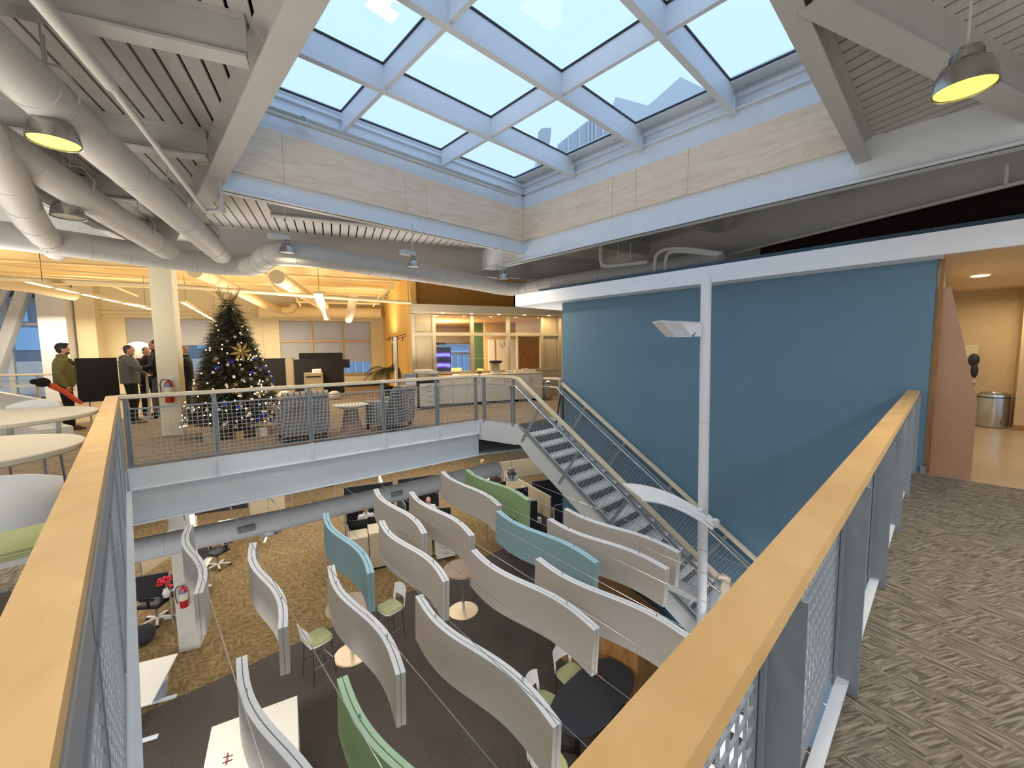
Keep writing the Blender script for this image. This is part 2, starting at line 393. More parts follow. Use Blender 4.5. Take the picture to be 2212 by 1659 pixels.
ZB = 3.93
def uL(v, x=.86): return (x-.342*v)/.9397
def vRight(u, y): return (y+.342*u)/.9397
names = {1.9: 'nearest the top edge', 3.98: 'second from the front', 6.05: 'third from the front', 8.12: 'fourth from the front'}
for v in (-.2, 1.9, 3.98, 6.05, 8.12):
    u1 = uL(v)
    beam('roof_beam', Fp(-11, v, ZB), Fp(u1, v, ZB), .32, .16, 'ceiling_paint', 'grey painted roof beam running left from the skylight over the left walkway, '+{-.2: 'nearest of all and mostly out of view', 1.9: 'second nearest', 3.98: 'at the top left edge of the photo', 6.05: 'the one above the large round duct', 8.12: 'the one nearest the column'}[v])
beam('roof_beam', Fp(3.05, 1.9, ZB), Fp(7.2, 1.9, ZB), .32, .2, 'ceiling_paint', 'wide grey roof beam crossing the upper right corner behind the lit dome lamp')
beam('roof_beam', Fp(2.2, -.2, ZB), Fp(7.2, -.2, ZB), .32, .2, 'ceiling_paint', 'grey roof beam at the far upper right corner of the ceiling')
for v in (3.98, 6.05, 8.12): beam('roof_beam', Fp(uL(v, 7.2), v, ZB), Fp(7.2, v, ZB), .32, .16, 'ceiling_paint', 'short grey roof beam between skylight and girder above the canopy, '+{3.98: 'nearest of three', 6.05: 'middle of three', 8.12: 'farthest of three'}[v])
beam('roof_beam', Fp(.95, 8.12, ZB) if False else Fp(-.9, 8.12, ZB), Fp(1.25, 8.12, ZB), .32, .16, 'ceiling_paint', 'grey roof beam just beyond the left far edge of the skylight')
beam('girder', Fp(-11, 10.4, 3.55), Fp(7.35, 10.4, 3.55), .7, .22, 'ceiling_paint', 'deep grey girder behind the long round duct', 'girder')
beam('girder', Fp(7.4, -6, 3.5), Fp(7.4, 10.6, 3.5), .75, .12, 'ceiling_paint', 'deep grey girder above the canopy on the right', 'girder')
beam('girder', Fp(-3.3, -5, 3.6), Fp(-3.3, 10.4, 3.6), .65, .14, 'ceiling_paint', 'deep grey girder along the upper left between two round ducts', 'girder')
# steel round the opening of the skylight
beam('skylight_side_beam', (.995, -4, 3.88), (.995, 10.6, 3.88), .37, .21, 'ceiling_paint', 'long grey beam along the left side of the skylight', tw=.02)
beam('skylight_side_beam', (X0, .87, 3.95), (X1, .87, 3.95), .3, .15, 'ceiling_paint', 'grey beam along the near right side of the skylight', tw=.02)
b = MB().box((X0+.1, Y1+.02, 3.88), (X1+.03, Y1+.05, 4.25)).box((X0+.1, Y1-.03, 3.88), (X1+.03, Y1+.16, 3.905)).build('skylight_edge_channel', 'fascia_white')
tag(b, 'pale blue white channel under the far left plywood band', 'beam')
b = MB().box((X1+.02, -4, 3.72), (X1+.05, 9.1, 4.25)).box((X1-.02, -4, 3.72), (X1+.2, 9.1, 3.75)).build('skylight_edge_channel', 'fascia_white')
tag(b, 'pale blue white channel under the far right plywood band', 'beam')
# plywood bands: sheets with tight butt joints
b = thing('plywood_band', 'pale plywood band under the far left side of the skylight', 'panel', (4, Y1, 4.17), world=True)
xs = [X0-.1, 1.9, 3.92, 4.36, 6.97]
for a, c in zip(xs, xs[1:]): MB().bbox((a+.002, Y1-.02, 4.17), (c-.002, Y1+.015, 4.89), .003).build('plywood_sheet', 'plywood', b)
b = thing('plywood_band', 'pale plywood band under the far right side of the skylight', 'panel', (X1, 4, 4.17), world=True)
ys = [Y0, 3.1, 4.05, 4.55, 6.95]
for a, c in zip(ys, ys[1:]): MB().bbox((X1-.02, a+.002, 4.17), (X1+.015, c-.002, 4.89), .003).build('plywood_sheet', 'plywood', b)
for i, (nm, a, c) in enumerate((('near', (X0, Y0-.03, 4.2), (X1, Y0, 5.5)), ('left', (X0-.03, Y0, 4.2), (X0, Y1, 5.5)))):
    struct(MB().box(a, c).build('trim_%d' % (4+i), 'ceiling_paint'))
screws = []
b = MB()
for x in (1.6, 2.3, 3.0, 3.88, 3.96, 4.7, 5.5, 6.4):
    for z in (4.27, 4.8): b.box((x-.004, Y1-.024, z-.004), (x+.004, Y1-.019, z+.004))
for y in (1.5, 2.2, 3.06, 3.14, 3.8, 4.1, 4.8, 5.4, 6.2):
    for z in (4.27, 4.8): b.box((X1-.024, y-.004, z-.004), (X1-.019, y+.004, z+.004))
tag(b.build('plywood_screws', 'black_plastic'), 'small dark screws dotted along both plywood bands', 'screws')['kind'] = 'stuff'
# ---- skylight frame and panes
sk = thing('skylight', 'large gridded skylight of grey steel bars and clear panes', 'skylight', (4, 4, 5.2), world=True)
S = 'skylight_steel'
MB().box((X0, Y1-.01, 4.89), (X1, Y1+.03, 5.2)).box((X0, Y1-.08, 5.19), (X1, Y1+.03, 5.215)).box((X0, Y1+.0, 5.2), (X1, Y1+.04, 5.56)).box((X0, Y1-.05, 5.38), (X1, Y1+.04, 5.42)).build('curb', S, sk)
MB().box((X1-.01, Y0, 4.89), (X1+.03, Y1, 5.2)).box((X1-.07, Y0, 5.19), (X1+.03, Y1, 5.215)).box((X1, Y0, 5.2), (X1+.04, Y1, 5.56)).box((X1-.05, Y0, 5.36), (X1+.04, Y1, 5.42)).build('curb', S, sk)
MB().box((X0-.03, Y0-.03, 5.4), (X1, Y0, 5.56)).build('curb', S, sk); MB().box((X0-.03, Y0, 5.4), (X0, Y1, 5.56)).build('curb', S, sk)
YM = [5.47, 3.95, 2.43]; XM = [2.82, 4.72]
for y in YM:
    r = MB().box((X0, y-.045, 5.16), (X1-.12, y+.045, 5.50)).build('rafter', S, sk)
    MB().box((X1-.14, y-.06, 5.14), (X1-.06, y+.06, 5.36)).build('end_plate', S, r).location = (0, 0, 0)
ysb = [Y0, 2.43, 3.95, 5.47, Y1]
for x in XM:
    for a, c in zip(ysb, ysb[1:]):
        MB().box((x-.03, a+.045, 5.2), (x+.03, c-.045, 5.49)).build('cross_bar', S, sk)
xsb = [X0, 2.82, 4.72, X1-.28]
for a, c in zip(xsb, xsb[1:]):
    for d, e_ in zip(ysb, ysb[1:]):
        MB().box((a+.03, d+.03, 5.515), (c-.03, e_-.03, 5.53)).build('pane', 'sky_glass', sk)
        g = MB()
        for y in (d+.05, e_-.05): g.box((a+.03, y-.012, 5.488), (c-.03, y+.012, 5.512))
        for x in (a+.036, c-.036): g.box((x-.012, d+.05, 5.488), (x+.012, e_-.05, 5.512))
        g.build('gasket', 'black_plastic', sk)
MB().box((X1-.28, Y0, 5.48), (X1+.03, Y1, 5.56)).build('flashing', S, sk)
b = MB()
for i in range(4):
    b.box((X1-.035, Y1-.04, 4.93+i*.06), (X1-.012, Y1-.06, 4.95+i*.06)); b.box((X1-.04, Y1-.035, 4.93+i*.06), (X1-.06, Y1-.012, 4.95+i*.06))
b.box((X1-.09, Y1-.012, 4.9), (X1-.012, Y1, 5.19)).box((X1-.012, Y1-.09, 4.9), (X1, Y1-.012, 5.19))
b.build('corner_bracket', S, sk)
# sprinkler pipe along the left curb
pp = thing('sprinkler_pipe', 'thin white sprinkler pipe along the far left curb of the skylight', 'pipe', (4, 6.8, 5.1), world=True)
MB().tube([(1.0, 6.80, 5.05), (6.55, 6.80, 5.05)], .026).build('pipe', 'pipe_paint', pp)
for x in (2.25, 6.2): MB().tube([(x, 6.84, 5.08), (x-.04, 6.84, 5.17), (x-.09, 6.86, 5.19)], .012).build('sprinkler_head', 'chrome', pp)
MB().tube([(2.1, 6.84, 5.08), (2.3, 6.84, 5.08)], .028).build('coupling', 'pipe_paint', pp)
# ================================================================ buildings seen through the skylight
mat('tower_hazed', (184, 196, 204), .7, var=.08); mat('tower_hazed_pale', (206, 214, 222), .7, var=.05); mat('tower_fin', (222, 226, 228), .7)  # distance haze is mixed into the pale glass colours
def tower(label, pts, Y, depth, m, fins=0):
    # pts: measured outline on a plane about Y metres away
    n = np.array([.69, .72, 0.]); P0 = n*Y
    P = [Vector(GP(x, y, P0, n)) for x, y in pts]
    P = [P[0]+Vector((0, 0, -25))]+P+[P[-1]+Vector((0, 0, -25))]
    t = thing('tower', label, 'building', tuple(P[0]), world=True)
    MB().ext(P, (0, 0, 0), tuple(n*depth)).build('facade', m, t)
    if fins:
        a, c = P[1], P[-2]
        for i in range(fins):
            f = (i+.5)/fins; seg = f*(len(P)-3); k = 1+int(seg); q = P[k].lerp(P[k+1], seg-int(seg))
            MB().bar(q-Vector((n[0], n[1], 0))*.25, q+Vector((0, 0, -22))-Vector((n[0], n[1], 0))*.25, .18, .3, up=(n[0], n[1], 0)).build('fin', 'tower_fin', t)
    return t
tower('hazy glass tower with pale vertical fins and slanted roof seen through the skylight', [(1205, 330), (1205, 312), (1268, 262), (1288, 250), (1340, 285), (1380, 300)], 70, 20, 'tower_hazed', 13)
tower('hazy blue tower with gabled roof seen through the skylight', [(1317, 260), (1330, 209), (1400, 228), (1470, 166), (1545, 203), (1600, 240)], 110, 25, 'tower_hazed_pale')
tower('small square chimney stack in haze seen through the skylight', [(1163, 300), (1163, 285), (1170, 277), (1191, 276), (1190, 292), (1186, 305)], 60, 4, 'tower_hazed')
tower('low hazy block in the lowest skylight pane', [(1157, 375), (1157, 340), (1180, 337), (1205, 350)], 60, 14, 'tower_hazed_pale')
tower('sloping hazy roof corner at the right end of the skylight', [(1668, 150), (1680, 132), (1700, 112), (1740, 130)], 90, 14, 'tower_hazed_pale')
# ================================================================ far wing of the upper floor (on the turned building grid)
def fbox(name, m, a, b, kind='structure', label=None, parent=None):
    mb = MB(); mb.box(a, b, FR_E); o = mb.build(name, m, parent)
    if kind: o['kind'] = kind
    if label: o['label'] = label
    return o
VW = 20.35
mb = MB()
def wbox(mb, u0, u1, z0, z1, v0=VW, v1=VW+.2): mb.box((u0, v0, z0), (u1, v1, z1), FR_E)
# window wall with three window openings
wbox(mb, -8.0, -7.35, 0, 4.25); wbox(mb, -7.35, -4.6, 0, .58); wbox(mb, -7.35, -4.6, 3.03, 4.25); wbox(mb, -4.6, -2.2, 0, 4.25)
wbox(mb, -2.2, 1.55, 0, .58); wbox(mb, -2.2, 1.55, 3.0, 4.25); wbox(mb, 1.55, 2.13, 0, 4.25)
wbox(mb, 2.13, 4.7, 0, 4.25); wbox(mb, 4.7, 6.45, 0, .4); wbox(mb, 4.7, 6.45, 2.0, 4.25); wbox(mb, 6.45, 12, 0, 4.25)
struct(mb.build('wall_far', 'cream_wall'), 'cream wall with windows at the far end')
mb = MB(); wbox(mb, -3.62, -3.5, 0, 3.3, VW-.03, VW+.01); wbox(mb, -2.95, -2.83, 0, 3.3, VW-.03, VW+.01); wbox(mb, -3.5, -2.95, 2.72, 2.78, VW-.03, VW+.01)
struct(mb.build('trim_6', 'cream_wall'))
mb = MB().box((2.13, 12.6, 0), (2.3, VW, 4.25), FR_E); struct(mb.build('wall_yellow', 'yellow_wall'), 'yellow orange side wall of the meeting room')
mb = MB().box((2.13, 12.9, 2.86), (9, 13.05, 4.25), FR_E); struct(mb.build('wall_ochre', 'ochre_wall'), 'ochre wall above the meeting room glazing')
fbox('baseboard_far', 'black_plastic', (-8.0, VW-.02, 0), (2.13, VW-.001, .1)); fbox('baseboard_far', 'black_plastic', (2.11, 13, 0), (2.129, VW, .1))
fbox('trim_7', 'cream_wall', (-8, VW-.12, 3.18), (2.13, VW-.001, 3.26))
# far room ceiling boards with ribs
fbox('ceiling', 'far_ceiling', (-14, 13.2, 4.22), (2.13, VW+.2, 4.245), label='cream ceiling of the far room')
for i, v in enumerate((12.2, 14.2, 16.2, 18.2)):
    o = MB().ibeam(F(-14, v, 3.92), F(2.1, v, 3.92), .3, .14).build('ceiling_beam', 'far_ceiling')
    tag(o, 'cream lit ceiling beam over the far room, %s of four from the atrium' % ['nearest', 'second', 'third', 'farthest'][i], 'beam')
# pilaster and white column left of the window wall
struct(MB().box((-8.55, VW-.5, 0), (-8.0, VW+.2, 4.25), FR_E).build('wall_pilaster', 'cream_wall'))
struct(MB().box((-9.35, VW-.9, 0), (-8.62, VW+.2, 4.25), FR_E).build('wall_pilaster', 'white_paint'))
# windows
mat('muntin', (198, 172, 124), .7)
def window(n, u0, u1, z0, z1, cols, rows, shade_z, label):
    w = struct(thing('window_%d' % n, label, 'window', F((u0+u1)/2, VW+.1, z0), world=True), label); del w['category']
    us = [u0+(u1-u0)*i/cols for i in range(cols+1)]
    mb = MB()
    for i, u in enumerate(us):
        a = u-.04 if 0 < i < cols else (u if i == 0 else u-.06); mb.box((a, VW+.04, z0), (a+(.08 if 0 < i < cols else .06), VW+.14, z1), FR_E)
    for z in rows+[z0+.03, z1-.03]: mb.box((u0, VW+.04, z-.035), (u1, VW+.14, z+.035), FR_E)
    mb.build('window_frame', 'laminate_beige', w)
    zs = [z0]+rows+[z1]
    for a, b_ in zip(us, us[1:]):
        for c, d in zip(zs, zs[1:]): MB().box((a+.03, VW+.085, c+.03), (b_-.03, VW+.095, d-.03), FR_E).build('pane', 'clear_glass', w)
    MB().box((u0, VW-.04, z0-.05), (u1, VW+.04, z0), FR_E).build('window_sill', 'laminate_beige', w)
    for i, (a, b_) in enumerate(zip(us, us[1:])):
        sh = MB().box((a+.01, VW+.02, shade_z), (b_-.01, VW+.026, z1), FR_E).box((a+.01, VW+.01, shade_z-.03), (b_-.01, VW+.035, shade_z), FR_E)
        sh.build('roller_shade', 'shade_cloth', w)
    mb = MB()
    for u in us[1:-1]: mb.box((u-.035, VW-.02, shade_z), (u+.035, VW+.008, z1), FR_E)
    for z in rows:
        if z > shade_z+.05: mb.box((u0, VW-.02, z-.04), (u1, VW+.008, z+.04), FR_E)
    if mb.v: mb.build('inner_muntin', 'muntin', w)
    return w
m = mat('shade_cloth', (232, 228, 216), .9, bump=.1, bscale=300); m.node_tree.nodes['Principled BSDF'].inputs['Transmission Weight'].default_value = 0
tr = m.node_tree.nodes.new('ShaderNodeBsdfTranslucent'); tr.inputs[0].default_value = (.95, .96, 1, 1); ms = m.node_tree.nodes.new('ShaderNodeMixShader'); ms.inputs[0].default_value = .7
m.node_tree.links.new(m.node_tree.nodes['Principled BSDF'].outputs[0], ms.inputs[1]); m.node_tree.links.new(tr.outputs[0], ms.inputs[2]); m.node_tree.links.new(ms.outputs[0], m.node_tree.nodes['Material Output'].inputs[0])
window(1, -7.35, -4.6, .58, 3.03, 2, [2.0], 2.0, 'window with pale roller shades half down behind the column')
window(2, -2.2, 1.55, .58, 3.0, 3, [2.1], 1.18, 'wide window with pale roller shades and blue daylight below')
window(3, 4.7, 6.45, .4, 2.0, 1, [1.45], 1.95, 'meeting room window with pale blue building outside')
# curtain wall on the left
cw = struct(thing('window_4', 'tall glazed curtain wall with slanted braces at the left', 'window', F(-12, VW, 0), world=True)); del cw['category']; cw['label'] = 'tall glazed curtain wall with slanted braces at the left'
for u in (-9.45, -10.6, -12.7, -14.6, -16.5): MB().box((u-.07, VW-.02, -.5), (u+.07, VW+.14, 4.3), FR_E).build('mullion', 'white_paint', cw)
for z in (.55, 2.75): MB().box((-16.5, VW, z-.05), (-9.4, VW+.12, z+.05), FR_E).build('transom', 'white_paint', cw)
us = [-9.45, -10.6, -12.7, -14.6, -16.5]
for a, b_ in zip(us, us[1:]):
    for c, d in ((-.5, .55), (.55, 2.75), (2.75, 4.3)): MB().box((b_+.07, VW+.05, c+.05), (a-.07, VW+.06, d-.05), FR_E).build('pane', 'clear_glass', cw)
br = thing('slanted_brace', 'thick white slanted steel brace in front of the left curtain wall', 'brace', F(-12, VW-.4, 0), world=True)
MB().bar(V(-40, 885, VW-.4), V(66, 592, VW-.4), .3, .3).build('brace', 'white_paint', br)
MB().bar(V(-100, 860, VW-.3), V(20, 615, VW-.3), .14, .14).build('brace', 'white_paint', br)
# buildings outside the windows
mat('stone_out', (196, 190, 180), .8, var=.15, scale=.8); mat('dark_out', (120, 128, 138), .6, var=.1, scale=.6); mat('blue_out', (160, 186, 212), .5, var=.08, scale=.4); mat('window_out', (150, 190, 220), .3); mat('fin_out', (206, 220, 236), .5)
ob = thing('stone_building', 'stone building with dark top floors outside the left curtain wall', 'building', F(-18, 40, -12), world=True)
MB().box((-40, 40, -12), (-9, 50, 1.2), FR_E).build('stone_wall', 'stone_out', ob); MB().box((-40, 40.5, 1.2), (-9, 50, 7.0), FR_E).build('upper_wall', 'dark_out', ob)
MB().box((-30, 39.9, 5.8), (-9, 50, 6.2), FR_E).build('cornice', 'stone_out', ob); MB().box((-40, 44, 7), (-9, 50, 17), FR_E).build('back_tower', 'tower_hazed_pale', ob)
for i in range(9):
    u = -27+i*2.1
    MB().box((u, 40.38, 2.0), (u+1.3, 40.52, 3.6), FR_E).build('window', 'window_out', ob)
    MB().box((u, 39.88, -3.2), (u+1.1, 40.02, -1.1), FR_E).build('window', 'dark_out', ob)
    MB().box((u+.3, 40.38, 4.0), (u+.8, 40.52, 5.0), FR_E).build('window', 'window_out', ob)
ob = thing('blue_building', 'blue ribbed office building outside the middle windows', 'building', F(0, 45, -12), world=True)
MB().box((-8, 45, -12), (14, 55, 9), FR_E).build('facade', 'blue_out', ob)
for i in range(30): MB().box((-7.6+i*.72, 44.8, -12), (-7.5+i*.72, 45.02, 1.3), FR_E).build('rib', 'fin_out', ob)
for z in (1.4, 2.2, 3.0, 3.8): MB().box((-8, 44.85, z), (14, 45.02, z+.18), FR_E).build('band', 'fin_out', ob)
for i in range(5): MB().box((-3.6, 44.8, -2.6+i*1.3), (-1.2, 45.02, -1.9+i*1.3), FR_E).build('window', 'dark_out', ob)
# ================================================================ meeting room glazing
gz = struct(thing('window_5', 'x', 'window', F(4, 12.6, 0), world=True), 'beige framed glass front of the meeting room'); del gz['category']
VG = 12.55
fr = [2.13, 2.32, 3.10, 4.15, 5.22, 6.30, 7.05]
def gpx(px): return None
US = [float(np.dot(V(x, 750, VG), E1)) for x in (893, 938, 1020, 1098, 1170, 1208)]
US = [US[0]]+US[1:]
zt, zm, zb = float(V(1020, 666, VG)[2]), float(V(1020, 722, VG)[2]), .92
for i, u in enumerate(US): MB().box((u-.05, VG-.06, 0), (u+.05, VG+.08, 2.74), FR_E).build('post', 'laminate_beige', gz)
for z in (zt, zm, zb): MB().box((US[0], VG-.05, z-.05), (US[-1], VG+.07, z+.05), FR_E).build('transom', 'laminate_beige', gz)
MB().box((US[0], VG-.05, 0), (US[-1], VG+.05, .9), FR_E).build('lower_panel', 'laminate_beige', gz)
glassmat('frosted', (.75, .72, .66), .05, .3, srgb(214, 196, 158), .62)
for i, (a, b_) in enumerate(zip(US, US[1:])):
    for c, d in ((zb, zm), (zm, zt)):
        MB().box((a+.05, VG, c+.05), (b_-.05, VG+.012, d-.05), FR_E).build('pane', 'frosted' if i in (0, 4) else 'clear_glass', gz, label='frosted pane' if i in (0, 4) else None)
fbox('trim_8', 'laminate_beige', (2.1, VG-.55, 2.76), (8.4, VG+.3, 2.98))
fbox('ceiling', 'tan_ceiling', (2.31, VG+.1, 2.74), (9, VW, 2.80), label='warm ceiling of the meeting room')
struct(MB().box((5.6, 15.8, 0), (9.5, 16, 2.74), FR_E).build('wall_meeting', 'corridor_paint'))
struct(MB().box((5.22, 16, 0), (5.6, 16.1, 2.74), FR_E).build('wall_green', mat('green_wall', (62, 92, 62), .8)))
for i in range(7):
    area('spot', F(3.0+i*.9, VG-.35, 2.73), .12, 5, (1, .78, .46))
    o = MB().lathe([(.045, 0), (.05, -.012), (.0, -.012)][::-1] if False else [(.05, 0), (.05, .012)], 12, Matrix.Translation([float(c) for c in F(3.0+i*.9, VG-.35, 2.745)])).build('downlight', 'lamp_glow_white')
    tag(o, 'small round downlight in the soffit above the meeting room glass, %s from the left' % ['first', 'second', 'third', 'fourth', 'fifth', 'sixth', 'seventh'][i], 'light', 'downlights above the meeting room glass')
area('meeting_light', F(4.2, 14.8, 2.7), 1.6, 105, (1, .76, .48)); area('meeting_uplight', F(3.8, 15.5, 2.1), 1.2, 60, (1, .62, .25), (math.pi, 0, 0)); area('meeting_light', F(3.2, 17.5, 2.7), 1.2, 40, (1, .75, .45))
# ================================================================ bridge beam and floor edges
mb = MB()
def bb(a, b_): mb.box(a, b_, Matrix.Translation((-.1, 7.91, 0)) @ FR_B)
bb((-.03, -.012, -.29), (6.02, .0, .02)); bb((-.03, -.05, -.30), (6.02, .12, -.285)); bb((-.03, .06, -.8), (6.02, .08, -.3)); bb((-.03, -.03, -.815), (6.3, .2, -.80))
br = mb.build('bridge_beam', 'fascia_white'); tag(br, 'long pale steel beam carrying the far edge of the upper floor', 'beam')
br['org'] = list(br.location)
for s in (0.03, 1.06, 2.42, 3.74, 4.93, 5.98):
    MB().box((s-.015, -.045, -.285), (s+.015, -.012, .0), Matrix.Translation((-.1, 7.91, 0)) @ FR_B).build('stiffener', 'fascia_white', br)
mb = MB().box((-.13, -1.5, -.29), (-.118, 7.9, .03)).box((-.13, -1.5, -.30), (-.07, 7.9, -.285)).box((-.2, -1.5, -.8), (-.18, 7.9, -.3))
tag(mb.build('edge_beam', 'fascia_white'), 'pale steel edge beam under the left wooden rail', 'beam')
mb = MB().box((-.1, .275, -.29), (7.3, .287, .06)).box((-.1, .24, .05), (7.3, .287, .062)).box((-.1, .275, -.30), (7.3, .34, -.285)).box((-.1, .22, -.8), (7.3, .24, -.3))
tag(mb.build('edge_beam', 'fascia_white'), 'pale steel edge beam and toe plate under the right wooden rail', 'beam')
# underside of the floor beyond the bridge
fbox('ceiling', 'white_paint', (-14, 9.25, -.9), (12, 24, -.85), label='white ceiling of the lower floor beyond the bridge')
# ================================================================ railings
def wires(p0, p1, zb0, zt0, zb1, zt1, side, step=.062, r=.0045, slope=0.):
    """mesh between two verticals; p0,p1 plan points, z bottom/top at each end"""
    mb = MB(); p0 = Vector(p0); p1 = Vector(p1); L = (p1-p0).length; n = max(2, int(round(L/step)))
    def P(t, z): q = p0.lerp(p1, t); return Vector((q.x+side[0], q.y+side[1], z))
    for i in range(n+1):
        t = i/n; mb.tube([P(t, zb0+(zb1-zb0)*t), P(t, zt0+(zt1-zt0)*t)], r, 4, False)
    m = max(2, int(round((zt0-zb0)/step)))
    for j in range(m+1):
        s = j/m; mb.tube([P(0, zb0+(zt0-zb0)*s)+Vector((side[0]*.03, side[1]*.03, 0)), P(1, zb1+(zt1-zb1)*s)], r, 4, False)
    return mb
def rail(name, label, pts, posts, side, cap='maple', capw=.115, wr=.0045, cat='railing', rail_tube=True, step=.062, spost=.05):
    """pts: plan polyline; posts: list of plan points in order; side: unit vector to the atrium"""
    t = thing(name, label, cat, (pts[0][0], pts[0][1], 0), world=True)
    mb = MB()
    for a, b_ in zip(pts, pts[1:]):
        mb.bar((a[0], a[1], 1.045), (b_[0], b_[1], 1.045), capw, .05)
    mb.build('top_rail', cap, t)
    sd = Vector((side[0], side[1], 0))
    d = (Vector(pts[1])-Vector(pts[0])).normalized() if len(pts[0]) == 2 else None
    mbs = MB()
    for a, b_ in zip(pts, pts[1:]): mbs.bar((a[0], a[1], 1.013), (b_[0], b_[1], 1.013), capw*.6, .012)
    mbs.build('rail_plate', 'rail_steel', t)
    for q in posts:
        mb = MB(); a = Vector((q[0], q[1], 0))
        dd = Vector((side[1], -side[0], 0))
        mb.bar(a+sd*0+Vector((0, 0, -.02)), a+Vector((0, 0, 1.01)), .012, .09, up=(sd.x, sd.y, 0)) if False else None
        u = sd.normalized(); M = Matrix(((dd.x, u.x, 0, a.x), (dd.y, u.y, 0, a.y), (0, 0, 1, 0), (0, 0, 0, 1)))
        mb.box((-.007, -.05, .0), (.007, spost, 1.01), M); mb.box((-.03, .03, -.03), (.03, .042, 1.01), M)
        mb.build('post', 'rail_steel', t)
    for a, b_ in zip(posts, posts[1:]):
        A = Vector((a[0], a[1])); B = Vector((b_[0], b_[1])); dd = (B-A).normalized()*.03
        if (B-A).length < .15: continue
        off = sd*.055
        o = wires(A+dd, B-dd, .07, .87, .07, .87, off, step, wr).build('mesh_panel', 'wire_steel', t); o['kind'] = 'stuff'
        mb = MB()
        for z in (.07, .87): mb.bar((A.x+dd.x+off.x, A.y+dd.y+off.y, z), (B.x-dd.x+off.x, B.y-dd.y+off.y, z), .022, .022)
        for q in (A+dd, B-dd): mb.bar((q.x+off.x, q.y+off.y, .07), (q.x+off.x, q.y+off.y, .87), .018, .018)
        mb.build('mesh_frame', 'rail_steel', t)
    return t
nb = Vector((.085, 1)).normalized()
def BP(s, off=0): 
    q = Matrix.Translation((-.1, 7.91, 0)) @ FR_B @ Vector((s, off, 0)); return (q.x, q.y)
rail('railing', 'far railing along the opening with pale wood cap and square wire mesh', [BP(-.12, .03), BP(6.0, .03)], [BP(s, .04) for s in (.05, 1.06, 2.42, 3.74, 4.93, 5.94)], (-nb[0], -nb[1]), 'maple_pale', .1)
rail('railing', 'left railing with honey coloured wooden cap running away from the camera', [(-.18, -1.0), (-.18, 7.96)], [(-.17, y) for y in (.3, 1.5, 2.7, 3.9, 5.1, 6.3, 7.5, 7.9)], (1, 0), 'maple', .125, .0045, spost=.06)
lr = [o for o in COL.objects if o.get('label', '').startswith('left railing with honey')][0]
MB().box((-.122, -1.0, .89), (-.110, 7.9, 1.02)).build('side_plate', 'rail_steel', lr)
rail('railing', 'right railing with broad wooden cap and woven wire mesh ending at the blue wall', [(-.6, .275), (7.3, .275)], [(x, .255) for x in (.0, 1.2, 2.4, 3.63, 4.85, 6.05, 7.2)], (0, 1), 'maple', .11, .0055)
# short level railing at the head of the stair
rail('railing', 'short level railing with pale wood cap at the head of the stair', [(5.93, 7.36), (6.12, 6.42)], [(5.95, 7.28), (6.1, 6.46)], (-.98, -.2), 'maple_pale', .09)
# ================================================================ STAIR
SL = .655; Y0S, ZC0 = 6.32, 1.03
st = thing('staircase', 'straight steel staircase with grey treads descending along the blue wall', 'staircase', (6.66, 4.2, -2.6), world=True)
NY = 6.25
def nz(y): return SL*(y-NY)         # nosing line
run = .28; rise = run*SL; nst = 14
for i in range(nst):
    y1 = NY-run*i; z = -rise*(i+1)+.0
    t = MB().bbox((6.11, y1-run-.02, z-.045), (7.24, y1, z), .006).build('tread', 'stair_tread' if 'stair_tread' in MT else mat('stair_tread', (222, 225, 226), .7, var=.1, scale=30), st)
    MB().box((6.11, y1-.012, z), (7.24, y1-.004, z+rise-.045)).build('riser', mat('riser_dark', (58, 58, 58), .8, var=.15, scale=25), st)
    g = MB()
    for k in range(15): g.box((6.13+k*.078, y1-.020, z+.005), (6.137+k*.078, y1-.012, z+rise-.05))
    for zz in (.045, .09): g.box((6.11, y1-.020, z+zz), (7.24, y1-.014, z+zz+.005))
    g.build('riser_grid', 'rail_steel', st)
YE = NY-run*nst; ZE = -rise*nst
for x in (6.085, 7.25):
    top = lambda y: nz(y)+.04
    pl = [(x, 6.42, .03), (x, 6.36, .03), (x, 6.1, top(6.1)), (x, YE-.05, top(YE-.05)), (x, YE-1.2, ZE+.05), (x, YE-1.2, ZE-.35), (x, YE-.2, top(YE)-.52), (x, 5.98, top(5.98)-.50), (x, 6.25, -.42), (x, 6.42, -.42)]
    MB().ext(pl, (0, 0, 0), (.018, 0, 0)).ext([(p[0], p[1], p[2]) for p in ((x, 6.1, top(6.1)), (x, YE, top(YE)), (x, YE, top(YE)-.015), (x, 6.1, top(6.1)-.015))], (-.0, 0, 0), (.05, 0, 0)).build('stringer', 'stair_white', st)
MB().ext([(5.88, 7.42, .03), (6.09, 6.36, .03), (6.09, 6.36, -.44), (5.88, 7.42, -.44)], (0, 0, 0), (.018, 0, 0)).build('landing_edge', 'stair_white', st)
MB().bbox((6.1, YE-1.3, ZE-.3), (7.3, YE+.02, ZE), .01).build('landing', 'stair_tread', st)
for i in range(10):
    x1 = 6.1-.28*i; z = ZE-.19*(i+1)
    MB().bbox((x1-.3, YE-1.3, z-.05), (x1, YE-.1, z), .006).build('tread', 'stair_tread', st)
for y in (YE-.1, YE-1.3): MB().ext([(6.12, y, ZE+.03), (3.2, y, ZE-1.95), (3.2, y, ZE-2.4), (6.12, y, ZE-.45)], (0, -.01, 0), (0, .01, 0)).build('stringer', 'stair_white', st)
